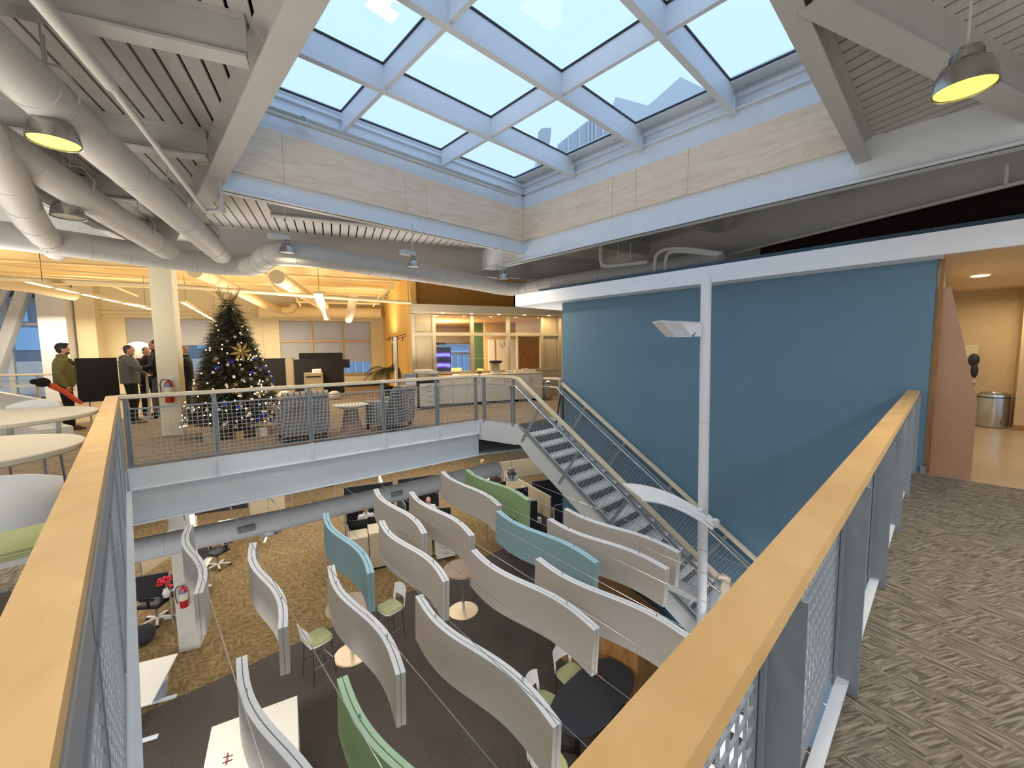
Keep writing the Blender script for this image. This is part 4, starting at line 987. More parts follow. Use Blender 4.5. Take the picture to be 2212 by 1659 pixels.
def office_chair(label, loc, rz, group=None):
    if 'oc' in proto: return dup(proto['oc'], loc, rz, label, group)
    t = thing('office_chair', label, 'chair', loc, rz, group)
    MB().bbox((-.25, -.24, .46), (.25, .25, .54), .03).build('seat', 'black_plastic', t)
    mb = MB(); mb.ext([(-.22, -.27, .62), (-.24, -.30, .9), (-.16, -.34, 1.1), (.16, -.34, 1.1), (.24, -.30, .9), (.22, -.27, .62)], (0, 0, 0), (0, -.04, 0)); mb.build('backrest', 'dark_fabric', t)
    MB().bar((0, -.25, .48), (0, -.30, .75), .06, .02).build('back_bracket', 'black_plastic', t)
    for s in (-1, 1): MB().bar((s*.28, -.05, .5), (s*.28, -.05, .68), .03, .05).bbox((s*.28-.04, -.18, .68), (s*.28+.04, .12, .71), .01).build('armrest', 'black_plastic', t)
    MB().lathe([(.03, .12), (.03, .46)], 12).build('gas_stem', 'lamp_metal', t)
    for i in range(5):
        a = 2*math.pi*i/5; MB().bar((0, 0, .11), (.3*math.cos(a), .3*math.sin(a), .07), .05, .03).build('base_arm', 'laminate_white', t)
        MB().tube([(.3*math.cos(a)-.02, .3*math.sin(a), .03), (.3*math.cos(a)+.02, .3*math.sin(a), .03)], .03, 10).build('caster', 'black_plastic', t)
    proto['oc'] = t; return t
def tleg_desk(label, loc, rz, w=1.5, d=.7, h=.73, group=None):
    t = thing('desk', label, 'desk', loc, rz, group)
    MB().bbox((-w/2, -d/2, h-.03), (w/2, d/2, h), .006).build('desktop', 'laminate_white', t)
    for s in (-1, 1):
        x = s*(w/2-.15)
        MB().bar((x, 0, .04), (x, 0, h-.03), .07, .05).build('leg', 'white_paint', t)
        MB().bbox((x-.035, -d/2+.02, 0), (x+.035, d/2-.02, .035), .01).build('foot', 'white_paint', t)
    MB().bbox((-w/2+.15, -.03, h-.1), (w/2-.15, .03, h-.04), .004).build('cross_bar', 'white_paint', t)
    return t
def monitor(label, loc, rz, w=.55, group=None, screen=None):
    t = thing('monitor', label, 'monitor', loc, rz, group)
    MB().bbox((-w/2, -.02, .16), (w/2, .02, .16+w*.58), .005).build('housing', 'black_plastic', t)
    MB().box((-w/2+.015, .0205, .175), (w/2-.015, .022, .145+w*.58)).build('screen', screen or 'screen_black', t)
    MB().bar((0, -.03, .01), (0, -.03, .3), .05, .02).build('stand', 'black_plastic', t); MB().bbox((-.12, -.1, 0), (.12, .08, .012), .004).build('foot', 'black_plastic', t)
    return t
def cabinet(name, label, a, b, doors=1, drawers=0, m='laminate_beige', M=I4, z=0, group=None, handle=True):
    """box a..b in frame M (x,y), front face at -Y"""
    x0, y0, z0 = a; x1, y1, z1 = b
    o = M @ Vector(((x0+x1)/2, (y0+y1)/2, z0))
    t = thing(name, label, 'cabinet', tuple(o), 0, group, world=True)
    MB().box((x0, y0, z0+.06), (x1, y1, z1), M).build('body', m, t); MB().box((x0+.02, y0+.04, z0), (x1-.02, y1, z0+.06), M).build('plinth', 'black_plastic', t)
    if drawers:
        for i in range(drawers):
            za = z0+.08+(z1-z0-.1)*i/drawers; zb = z0+.08+(z1-z0-.1)*(i+1)/drawers-.012
            d = MB().box((x0+.012, y0-.018, za), (x1-.012, y0, zb), M).build('drawer', m, t)
            MB().box(((x0+x1)/2-.08, y0-.03, zb-.045), ((x0+x1)/2+.08, y0-.018, zb-.03), M).build('handle', 'rail_steel', d)
    else:
        w = (x1-x0)/doors
        for i in range(doors):
            d = MB().box((x0+i*w+.006, y0-.018, z0+.07), (x0+(i+1)*w-.006, y0, z1-.012), M).build('door', m, t)
            hx = x0+(i+1)*w-.05 if i % 2 == 0 else x0+i*w+.05
            if handle: MB().tube([M @ Vector((hx, y0-.018, z1-.12)), M @ Vector((hx, y0-.045, z1-.13)), M @ Vector((hx, y0-.045, z1-.27)), M @ Vector((hx, y0-.018, z1-.28))], .005, 6).build('handle', 'rail_steel', d)
    return t
def extinguisher(label, loc, rz):
    if 'ext' in proto: return dup(proto['ext'], loc, rz, label)
    t = thing('fire_extinguisher', label, 'fire extinguisher', loc, rz)
    MB().lathe([(.001, 0), (.065, 0), (.07, .02), (.07, .36), (.05, .41), (.025, .43), (.025, .46), (.001, .46)], 20).build('cylinder', 'red_paint', t, smooth=50)
    MB().lathe([(.0715, .16), (.0715, .31)], 20).build('label_band', mat('label_cream', (214, 206, 190), .6, var=.2, scale=30), t, smooth=60)
    MB().lathe([(.052, .30), (.052, .30)], 6)
    MB().box((-.035, -.078, .31), (.035, -.062, .39)).build('tag', mat('tag_blue', (104, 140, 176), .6), t)
    MB().bar((-.02, 0, .47), (.09, 0, .52), .02, .012).bar((-.02, 0, .455), (.08, 0, .45), .02, .01).build('lever', 'chrome', t)
    MB().tube([(-.03, -.01, .46), (-.10, -.02, .45), (-.125, -.03, .36), (-.11, -.05, .22), (-.085, -.06, .12)], .010, 8).build('hose', 'black_plastic', t)
    MB().box((-.03, .065, .1), (.03, .085, .44)).build('wall_bracket', 'rail_steel', t)
    proto['ext'] = t; return t
LF = -4.6
FLW = mat('flower_red', (196, 40, 54), .7)
# ================================================================ lower floor
pedestal_table('round high table with brown top and pale disc base left of centre', (3.0, 8.12, LF), .47)
pedestal_table('round high table with brown top and pale disc base in the middle', (5.50, 7.66, LF), .45)
cafe_chair(.75, 'green seated bar chair at the left side of the left round table', (2.33, 8.05, LF), -math.pi/2+.15, 'white and green bar chairs')
cafe_chair(.75, 'green seated bar chair at the right side of the left round table', (3.78, 7.95, LF), math.pi/2+.1, 'white and green bar chairs')
# oval table
t = thing('oval_table', 'black oval meeting table with crossed black legs', 'table', (5.1, 3.6, LF), .03)
pts = [(.86*math.copysign(abs(math.cos(a))**.72, math.cos(a)), .44*math.copysign(abs(math.sin(a))**.72, math.sin(a))) for a in [2*math.pi*i/40 for i in range(40)]]
MB().prism(pts, .725, .75).build('tabletop', mat('table_black', (40, 42, 48), .6, var=.08), t)
for s in (-1, 1):
    MB().bar((s*.45, 0, .05), (s*.45, 0, .72), .06, .06).build('leg', 'black_plastic', t)
    for d in (-1, 1): MB().bar((s*.45, 0, .05), (s*.62, d*.36, .02), .05, .03).build('foot', 'black_plastic', t)
t2 = thing('phone_case', 'small black pouch with a red strap lying on the black oval table', 'pouch', G(1300, 1468, -3.85), .4)
MB().bbox((-.04, -.09, 0), (.04, .09, .025), .01).build('pouch', 'black_plastic', t2); MB().tube([(-.03, -.05, .03), (0, .0, .045), (.03, .07, .03)], .009, 6).build('strap', 'red_paint', t2)
for loc, rz, lb in (((4.62, 4.22), math.pi+.25, 'side chair with pale green seat at the far left of the black oval table'), ((5.42, 4.30), math.pi-.1, 'side chair with pale green seat at the far side of the black oval table'), ((6.25, 3.75), math.pi/2+.25, 'side chair with pale green seat at the right end of the black oval table'), ((3.95, 3.55), -math.pi/2-.25, 'side chair at the lower left of the black oval table, behind the large panel'), ((4.85, 2.92), .1, 'side chair at the near side of the oval table, half hidden by the right rail')):
    cafe_chair(.45, lb, (loc[0], loc[1], LF), rz, 'side chairs round the black oval table')
# white slab table at the bottom left
P = [G(560, 1505, -3.85), G(628, 1492, -3.85), G(632, 1645, -3.85)]
ta = thing('white_table', 'plain white table with slab side panel at the bottom of the atrium', 'table', (1.0, 6.4, LF), math.radians(-14.5))
MB().bbox((-.62, -.75, .71), (.50, .62, .75), .004).build('tabletop', 'laminate_white', ta); MB().box((.46, -.75, 0), (.50, .62, .71)).build('side_panel', 'laminate_white', ta); MB().box((-.62, -.75, 0), (-.58, .62, .71)).build('side_panel', 'laminate_white', ta)
pn = thing('glasses', 'small dark red pair of glasses lying on the plain white table', 'glasses', G(492, 1640, -3.85), 1.2)
MB().tube([(-.09, 0, .01), (.09, .02, .01)], .007, 6).build('bridge', FLW, pn); MB().tube([(-.04, -.06, .01), (-.05, .05, .01)], .006, 6).tube([(.03, -.05, .01), (.04, .06, .01)], .006, 6).build('temple', 'black_plastic', pn)
# desks on the left
tleg_desk('white T leg desk at the lower left edge of the opening', (-.22, 9.05, LF), math.radians(-20)+math.pi/2, 1.15, .75)
tleg_desk('white T leg desk behind the lower column', (.75, 12.8, LF), math.radians(-20)+math.pi/2, 1.5, .7)
tleg_desk('white T leg desk at the back left near the hanging dome lamp', (2.45, 15.6, LF), math.radians(-20), 1.5, .7)
wb = thing('waste_bin', 'small wire waste bin beside the lower left desk', 'bin', (.02, 9.55, LF))
MB().lathe([(.12, 0), (.15, .3)], 16).build('mesh_body', 'wire_steel', wb)
MB().lathe([(.152, .29), (.157, .30), (.152, .31)], 16).build('rim', 'rail_steel', wb)
office_chair('black office chair with pale base left of the lower column', (.12, 12.35, LF), .9)
office_chair('office chair behind the desk under the round duct', (1.55, 14.3, LF), 2.2)
bp = thing('backpack', 'black backpack slumped on the floor left of the lower column', 'bag', (-.12, 11.6, LF))
MB().ell((0, 0, .2), (.2, .15, .22)).ell((0, -.1, .14), (.14, .09, .12)).build('bag_body', 'dark_fabric', bp, smooth=True); MB().tube([(-.08, .1, .36), (-.1, .2, .25), (-.08, .15, .08)], .015, 6).tube([(.08, .1, .36), (.1, .2, .25), (.08, .15, .08)], .015, 6).build('strap', 'dark_fabric', bp)
def screen(label, u0, u1, v0, v1, z0, z1, m='dark_fabric', name='desk_screen', th=.05, fl=LF):
    a = F(u0, v0); b_ = F(u1, v1)
    t = thing(name, label, 'partition', tuple((a+b_)/2+np.array([0, 0, fl+z0])), world=True)
    MB().bar((a[0], a[1], fl+(z0+z1)/2), (b_[0], b_[1], fl+(z0+z1)/2), th, z1-z0).build('panel', m, t)
    MB().bar((a[0], a[1], fl+z1+.008), (b_[0], b_[1], fl+z1+.008), th+.012, .016).build('top_trim', 'black_plastic' if m == 'dark_fabric' else m, t)
    for q in (a, b_): MB().bar((q[0], q[1], fl), (q[0], q[1], fl+z1), .03, .03).build('support', 'rail_steel', t)
    return t
screen('dark desk screen left of the lower column', -4.6, -3.75, 11.4, 11.4, .72, 1.25)
screen('dark desk screen behind the lower column', -3.5, -3.5, 11.9, 13.3, .72, 1.25)
screen('dark screen under the bridge beam at the back left', -5.1, -3.2, 17.2, 17.2, .6, 1.5)
screen('beige screen between two dark ones at the back left', -3.1, -2.0, 17.0, 17.0, .3, 1.4, 'laminate_beige')
screen('short dark screen below the bridge beam, right of the beige one', -1.9, -.3, 18.4, 18.4, .6, 1.45)
screen('slanting beige screen at the lower far left under the beam', -4.9, -4.2, 13.2, 15.2, .5, 1.2, 'laminate_beige')
fv = thing('flower_vase', 'vase of red flowers on the desk left of the lower column', 'flowers', (.30, 11.85, LF+.75))
MB().lathe([(.05, 0), (.07, .1), (.04, .2)], 12).build('vase', 'laminate_white', fv)
mb = MB(); rr = random.Random(3)
for i in range(16): mb.ell((rr.uniform(-.12, .12), rr.uniform(-.12, .12), rr.uniform(.24, .46)), (.045, .045, .035), 7, 5)
o = mb.build('blossoms', FLW, fv); o['kind'] = 'stuff'
o = MB()
for i in range(7): o.tube([(0, 0, .15), (rr.uniform(-.1, .1), rr.uniform(-.1, .1), .35)], .005, 4)
o.build('stems', 'felt_green', fv)
extinguisher('red fire extinguisher on the lower column', F(-3.11, 10.10, LF+1.02), math.radians(-20))
# central cubicle block
MC = Matrix.Translation((0, 0, LF)) @ FR_E
cabinet('storage_cabinet', 'beige storage cabinet at the front of the workstation below the seated man', (.12, 11.9, 0), (.62, 12.5, 1.02), 1, 0, M=MC)
cabinet('storage_cabinet', 'plain beige cabinet between workstation and grey panel', (.64, 11.9, 0), (1.30, 12.6, 1.08), 1, 0, M=MC, handle=False)
cabinet('drawer_unit', 'white four drawer unit behind the middle round table', (2.5, 11.62, 0), (3.05, 12.1, .78), 1, 4, m='laminate_white', M=MC)
cabinet('storage_cabinet', 'beige tall cabinet left of the white drawer unit', (1.95, 11.9, 0), (2.42, 12.5, 1.0), 1, 0, M=MC, handle=False)
screen('dark cubicle screen beside the seated man, left side', .05, .05, 12.0, 14.2, .3, 1.5)
screen('dark cubicle screen behind the seated man', .05, 1.6, 14.3, 14.3, .5, 1.75)
screen('dark cubicle screen between the two seated workers', 1.75, 1.75, 12.5, 14.3, .5, 1.5)
screen('dark cubicle screen behind the second worker', 1.8, 3.2, 14.4, 14.4, .6, 1.75)
screen('pale gable screen with bright face behind the wavy panels', 1.3, 1.3, 14.5, 16.0, .4, 1.6, 'laminate_white')
def desk_e(label, u0, u1, v0, v1):
    t = thing('desk', label, 'desk', tuple(F((u0+u1)/2, (v0+v1)/2, LF)), world=True)
    MB().bbox((u0, v0, .70), (u1, v1, .73), .004, MC).build('desktop', 'laminate_white', t)
    for u in (u0+.1, u1-.1): MB().box((u-.03, v0+.1, 0), (u+.03, v1-.1, .70), MC).build('leg', 'white_paint', t)
    return t
desk_e('white desk of the seated man in the white shirt', .1, 1.65, 12.55, 13.2); desk_e('white desk of the second seated worker', 1.9, 3.2, 12.4, 13.1)
desk_e('white desk at the back right under the bell lamp', 5.0, 6.6, 14.0, 14.7); desk_e('white desk at the far back under the beam', 4.6, 6.4, 16.0, 16.7)
for (u, v), lb in (((.40, 12.75), 'black monitor in front of the man in the white shirt, left of two'), ((.95, 12.8), 'black monitor in front of the man in the white shirt, right of two'), ((2.35, 12.55), 'black monitor in front of the second worker, left of two'), ((2.9, 12.6), 'black monitor in front of the second worker, right of two'), ((5.5, 14.2), 'black monitor on the desk under the bell lamp'), ((5.3, 16.2), 'black monitor at the far back under the beam')):
    monitor(lb, F(u, v, LF+.73), math.radians(-20+random.uniform(-12, 12)), .56)
bw = thing('seat_pad', 'blue and white patterned chair back beside the black monitor', 'chair', F(1.05, 12.62, LF+.75), math.radians(-20))
MB().ell((0, 0, .14), (.14, .04, .16), 16, 10).build('pad', mat('blue_white', (60, 104, 160), .7, var=.5, scale=9), bw, smooth=True); MB().box((-.12, -.03, 0), (.12, .03, .02)).build('rim', 'laminate_white', bw)
# back right group under the stair
screen('dark screen with string of lights behind the green panel', 4.3, 5.8, 12.3, 12.3, .5, 1.55)
screen('beige slanting screen with a pinned sheet behind the green panel', 5.9, 6.2, 14.6, 11.4, .3, 1.45, 'laminate_beige')
screen('black screen right of the green panel', 4.6, 5.6, 11.2, 11.2, .3, 1.5); screen('dark screen close to the stair stringer', 5.9, 6.9, 10.6, 10.6, .2, 1.5)
screen('beige band screen at the very back right below the landing', 5.9, 8.2, 15.4, 15.4, .9, 1.6, 'laminate_beige'); screen('dark screen at the very back right', 6.5, 8.0, 13.4, 13.4, .2, 1.3)
ps = MB().box((5.99, 12.9, 1.0), (6.0, 13.15, 1.35), MC).build('pinned_sheet', 'laminate_white'); tag(ps, 'white sheet pinned to the slanting beige screen', 'paper')
ls = MB(); a = Vector([float(c) for c in F(4.7, 12.25, LF+1.3)]); b_ = Vector([float(c) for c in F(5.7, 12.25, LF+1.5)])
for i in range(10):
    p = a.lerp(b_, i/9); p.z -= .22*math.sin(math.pi*i/9); ls.ell(tuple(p), (.018, .018, .018), 6, 4)
tag(ls.build('light_string', 'laminate_white'), 'string of small pale bulbs drooping on the dark screen', 'string lights')
for i, (u, v, z) in enumerate(((5.8, 11.9, .9), (5.7, 11.3, .75), (5.9, 10.9, .8), (6.3, 11.2, .7), (4.9, 11.6, .8), (5.2, 12.0, .75))):
    b = MB().bbox((u-.09, v-.07, z), (u+.09, v+.07, z+.14), .01, MC).build('desk_box', 'laminate_white'); tag(b, ['white carton on the clutter shelf by the stringer, highest', 'white carton low behind the green panel', 'white carton nearest the stair', 'white carton right of the beige screen', 'white carton left of the black screen', 'white carton under the string of bulbs'][i], 'box')
sf = thing('shelf', 'low dark shelf carrying white cartons beside the stair stringer', 'shelf', tuple(F(5.5, 11.5, LF)), world=True)
MB().box((4.7, 10.8, .66), (6.4, 12.1, .70), MC).build('board', 'dark_fabric', sf); MB().box((4.7, 10.8, 0), (4.76, 12.1, .66), MC).box((6.34, 10.8, 0), (6.4, 12.1, .66), MC).build('side', 'dark_fabric', sf)
for k, r in enumerate((.7, .9)): pass
ct = thing('curved_counter', 'pale curved counter top at the far back below the bridge beam', 'table', G(945, 1000, LF), .2)
MB().prism([(1.3*math.cos(a), .55*math.sin(a)) for a in [math.pi*2*i/30 for i in range(30)]], .72, .76).build('tabletop', 'laminate_beige', ct); MB().box((-.5, -.2, 0), (.5, .2, .72)).build('base', 'laminate_white', ct)
wd = thing('wooden_box', 'brown wooden chamfered box bench under the staircase', 'bench', (6.6, 4.1, LF), world=True)
pl_ = [(6.0, 5.2), (7.15, 5.2), (7.15, 4.3), (6.85, 3.35), (6.0, 3.35)]
MB().prism(pl_, LF, -3.25).build('body', 'walnut', wd); MB().prism([(x*1.0, y) for x, y in pl_], -3.25, -3.2).build('top', 'walnut', wd)
# ================================================================ upper floor furniture
# armchairs
def fabric_pattern():
    m = mat('chair_fabric', (150, 146, 142), .9); n = m.node_tree.nodes; l = m.node_tree.links
    t = n.new('ShaderNodeTexCoord'); s = n.new('ShaderNodeSeparateXYZ'); l.new(t.outputs['Object'], s.inputs[0])
    def M_(op, a, b=None, v=None):
        x = n.new('ShaderNodeMath'); x.operation = op; l.new(a, x.inputs[0])
        if b is not None: l.new(b, x.inputs[1])
        if v is not None: x.inputs[1].default_value = v
        return x.outputs[0]
    xy = M_('ADD', s.outputs[0], s.outputs[1])
    a = M_('GREATER_THAN', M_('FRACT', M_('MULTIPLY', xy, v=15)), v=.3); b = M_('GREATER_THAN', M_('FRACT', M_('MULTIPLY', s.outputs[2], v=15)), v=.3)
    c = M_('MULTIPLY', a, b)
    mx = n.new('ShaderNodeMix'); mx.data_type = 'RGBA'; l.new(c, mx.inputs[0]); mx.inputs[6].default_value = srgb(176, 170, 162); mx.inputs[7].default_value = srgb(84, 80, 80)
    l.new(mx.outputs[2], n['Principled BSDF'].inputs['Base Color']); return m
fabric_pattern()
def armchair(label, loc, rz):
    if 'arm' in proto: return dup(proto['arm'], loc, rz, label, 'patterned lounge armchairs')
    t = thing('armchair', label, 'chair', loc, rz, 'patterned lounge armchairs')
    mb = MB(); mb.bbox((-.36, -.36, .12), (.36, .34, .30), .03); mb.build('seat_frame', 'chair_fabric', t)
    MB().bbox((-.26, -.26, .30), (.26, .36, .45), .05).build('seat_cushion', 'chair_fabric', t)
    for s in (-1, 1): MB().bbox((min(s*.28, s*.40), -.38, .12), (max(s*.28, s*.40), .34, .62), .04).build('arm', 'chair_fabric', t)
    b = MB(); b.ext([(-.40, -.38, .12), (.40, -.38, .12), (.40, -.44, .80), (.37, -.46, .86), (-.37, -.46, .86), (-.40, -.44, .80)], (0, 0, 0), (0, .16, 0)); b.build('backrest', 'chair_fabric', t)
    b = MB()
    for i in range(8): b.tube([(-.39+.01+i*.098, -.40, .86), (-.39+.088+i*.098, -.40, .86)], .07, 12)
    b.build('back_roll', mat('chair_fabric_pale', (158, 150, 142), .9, var=.12, scale=20), t, smooth=True)
    for sx in (-1, 1):
        for sy in (-1, 1): MB().bar((sx*.33, sy*.31, 0), (sx*.33, sy*.31, .13), .05, .05).build('leg', 'black_plastic', t)
    proto['arm'] = t; return t
armchair('patterned grey armchair seen from behind left of the small round table', (2.38, 8.45, 0), -.08)
armchair('patterned grey armchair turned sideways right of the small round table', (4.05, 8.2, 0), .55)
sp = thing('side_table', 'small round white topped side table with tapered brown base between the armchairs', 'table', (3.25, 8.25, 0))
MB().lathe([(.001, .50), (.18, .50), (.32, .545), (.34, .56), (.34, .575), (.001, .575)], 32).build('tabletop', 'laminate_white', sp, smooth=40); MB().lathe([(.001, 0), (.22, 0), (.12, .5), (.001, .5)], 24).build('pedestal', mat('taupe_base', (158, 130, 112), .6), sp, smooth=40)
bl = MB().ell((0, 0, .09), (.09, .09, .09), 16, 10).build('pom_ball', 'chair_fabric_pale', None, smooth=True); bl.location = (2.80, 8.42, .62); tag(bl, 'fluffy grey ball on the arm of the left armchair', 'ball')
# credenza row
ME = Matrix.Translation((0, 0, 0)) @ FR_E
V0 = 11.75
edges = [2.72, 3.55, 4.4, 5.25, 6.1]
for i, (a, b_) in enumerate(zip(edges, edges[1:])):
    cabinet('base_cabinet', 'pale base cabinet in the row before the meeting room, %s from the left' % ['first', 'second', 'third', 'fourth'][i], (a, V0, 0), (b_, V0+.6, .86), 2, 0, 'laminate_white', ME)
ct = MB().bbox((2.68, V0-.03, .865), (6.13, V0+.62, .90), .004, ME).build('counter', mat('counter_beige', (214, 196, 160), .5)); tag(ct, 'long beige counter top over the pale base cabinets', 'counter')
cabinet('drawer_unit', 'white drawer unit under the copier', (2.12, 11.5, 0), (2.66, 12.1, .72), 1, 4, 'laminate_white', ME)
cp = thing('copier', 'beige office copier with slanted control panel on the drawer unit', 'copier', tuple(F(2.38, 11.8, .72)), world=True)
MB().bbox((2.10, 11.5, .72), (2.66, 12.1, .78), .01, ME).build('base', 'black_plastic', cp); MB().bbox((2.08, 11.5, .84), (2.68, 12.1, 1.02), .02, ME).build('body', 'laminate_beige', cp)
MB().bbox((2.14, 11.55, .78), (2.6, 12.05, .84), .01, ME).build('paper_gap', 'dark_fabric', cp)
MB().bbox((2.06, 11.56, 1.02), (2.55, 12.08, 1.10), .03, ME).build('scanner_lid', 'laminate_white', cp)
MB().ext([F(2.36, 11.44, .97), F(2.64, 11.44, .97), F(2.64, 11.56, 1.05), F(2.36, 11.56, 1.05)], (0, 0, 0), (0, 0, .02)).build('control_panel', 'rail_steel', cp)
bo = thing('monitor_cart', 'grey metal cabinet left of the copier', 'cabinet', tuple(F(1.85, 11.7, 0)), world=True)
MB().bbox((1.72, 11.55, 0), (2.05, 12.05, 1.0), .01, ME).build('body', 'rail_steel', bo); MB().bbox((1.74, 11.53, .1), (2.03, 11.55, .9), .004, ME).build('door', 'fascia_white', bo)
items = [(3.0, .35, .05, 'walnut', 'flat brown wood tray at the left end of the counter', 'tray'), (3.65, .5, .035, 'brushed_base', 'long low tan box lid on the counter', 'box'),
         (4.05, .10, .10, 'walnut', 'small brown holder with pens on the counter', 'holder'), (5.05, .22, .08, 'laminate_white', 'white tent card on the counter, first right of the dispenser', 'card'),
         (5.33, .22, .08, 'laminate_white', 'white tent card on the counter, second right of the dispenser', 'card'), (5.6, .2, .12, 'laminate_white', 'taller white card on the counter, third right of the dispenser', 'card'), (5.85, .22, .08, 'laminate_white', 'white tent card at the right end of the counter', 'card')]
for u, w, h, m, lb, ca in items:
    t = thing('counter_'+ca, lb, ca, tuple(F(u, V0+.25, .90)), world=True)
    MB().bbox((u-w/2, V0+.18, .90), (u+w/2, V0+.30, .90+h), .004, ME).build('body', m, t); MB().box((u-w/2, V0+.30, .90), (u+w/2, V0+.33, .90+h*.4), ME).build('stand', 'black_plastic', t)
t = thing('brewer', 'tall beige and black hot drink brewer on the counter', 'coffee machine', tuple(F(4.62, V0+.3, .9)), world=True)
MB().bbox((4.48, V0+.18, .90), (4.76, V0+.45, .96), .01, ME).build('drip_tray', 'laminate_white', t); MB().bbox((4.48, V0+.32, .96), (4.76, V0+.48, 1.25), .01, ME).build('body', 'laminate_beige', t); MB().bbox((4.46, V0+.16, 1.22), (4.78, V0+.48, 1.30), .02, ME).build('head', 'dark_fabric', t)
# stainless bins
def bin_(label, loc, r=.16, h=.62):
    t = thing('trash_can', label, 'bin', loc)
    MB().lathe([(.001, .01), (r-.01, .01), (r, .03), (r, h*.86)], 28).build('body', 'stainless', t, smooth=40); MB().lathe([(r+.004, h*.86), (r+.004, h*.89)], 28).build('band', 'black_plastic', t)
    MB().lathe([(r, h*.89), (r-.005, h*.95), (r-.05, h), (r-.06, h-.03), (.001, h-.04)], 28).build('lid', 'stainless', t, smooth=30); MB().lathe([(r-.02, 0), (r-.01, .012)], 20).build('foot', 'black_plastic', t)
    return t
bin_('slim stainless bin at the right end of the cabinet row', F(6.28, 11.75, 0), .14, .62)
bin_('round stainless trash can at the end of the corridor', (12.45, -.66, 0), .22, .68)
# liner bag behind, towel dispenser
td = thing('towel_dispenser', 'beige wall dispenser with lit screen and dark oval roll at the corridor end', 'dispenser', (12.72, -.3, 1.2), world=True)
MB().bbox((12.52, -.42, .85), (12.74, -.02, 1.62), .02).build('body', 'laminate_beige', td); MB().box((12.51, -.12, 1.25), (12.52, -.03, 1.5)).build('screen', mat('screen_white', (200, 216, 230), .4, emit=1.2), td)
mb = MB().ell((12.50, -.36, 1.32), (.03, .08, .13), 14, 10).ell((12.50, -.38, 1.10), (.03, .055, .14), 14, 10); mb.build('handset', 'black_plastic', td, smooth=True)
dl = MB().lathe([(.10, 0), (.10, .01)], 20, Matrix.Translation((9.9, -.28, 2.705))).build('downlight', 'lamp_glow_white'); tag(dl, 'round recessed downlight in the corridor ceiling', 'light')
# dark cubicles in the far room
def cub(label, px0, px1, py, v, z0=.35, m='dark_fabric', name='cubicle', th=.06):
    a = V(px0, py, v); b_ = V(px1, py, v); z1 = float(a[2])
    t = thing(name, label, 'partition', tuple((a[0], a[1], 0)), world=True)
    MB().bar((a[0], a[1], (z0+z1)/2), (b_[0], b_[1], (z0+z1)/2), th, z1-z0).build('panel', m, t)
    MB().bar((a[0], a[1], z1+.01), (b_[0], b_[1], z1+.01), th+.01, .02).build('top_trim', 'black_plastic', t)
    for q in (a, b_): MB().bar((q[0], q[1], 0), (q[0], q[1], z1), .04, .04).build('post', 'laminate_beige', t)
    return t
cub('long dark green grey cubicle panel right of the tree', 548, 634, 776, 16.6, .3)
cub('taller black cubicle panel in front of the wide window', 646, 740, 764, 17.2, .8)
cub('wide black cubicle panel behind the beige locker', 634, 741, 778, 16.0, .1)
screen('narrow beige cubicle end panel between the dark ones', float(np.dot(V(617, 780, 16), E1)), float(np.dot(V(632, 780, 16), E1)), 16, 16.0, .4, 1.42, 'laminate_beige', 'cubicle_end', .05, 0)
u0 = float(np.dot(V(656, 806, 15.4), E1)); u1 = float(np.dot(V(697, 806, 15.4), E1)); zt_ = float(V(680, 806, 15.4)[2])
lk = cabinet('locker', 'beige locker with a dark slot standing before the dark cubicles', (u0, 15.4, 0), (u1, 16.0, zt_), 1, 0, 'laminate_beige', ME, handle=False)
MB().box((u0+.06, 15.372, zt_-.14), (u1-.06, 15.384, zt_-.10), ME).build('slot', 'black_plastic', lk)
tb = MB().bbox((u0+.25, 15.5, zt_), (u1-.04, 15.75, zt_+.13), .02, ME).build('tissue_box', 'felt_edge'); tag(tb, 'white box with orange print on top of the beige locker', 'box')
mn = MB(); p = V(745, 786, 15.9); M = Matrix.Translation([float(c) for c in p]) @ FR_E; mn.bbox((-.1, -.02, -.14), (.16, .02, .16), .01, M)
tag(mn.build('monitor', 'black_plastic'), 'black monitor back at the right edge of the cubicle', 'monitor')
db = MB(); rr = random.Random(5)
for px, py, v, s, lb in ((612, 815, 15.6, .25, 'grey laptop bag on the low desk right of the tree'), (722, 850, 15.2, .22, 'white crumpled bag beside the locker')):
    q = V(px, py, v); q[2] = 0; o = MB().ell((0, 0, 0), (s, s*.6, s*.7), 10, 7).build('bag', 'laminate_white', None, smooth=True); o.location = [float(c) for c in q]; o.location.z = 0; tag(o, lb, 'bag')
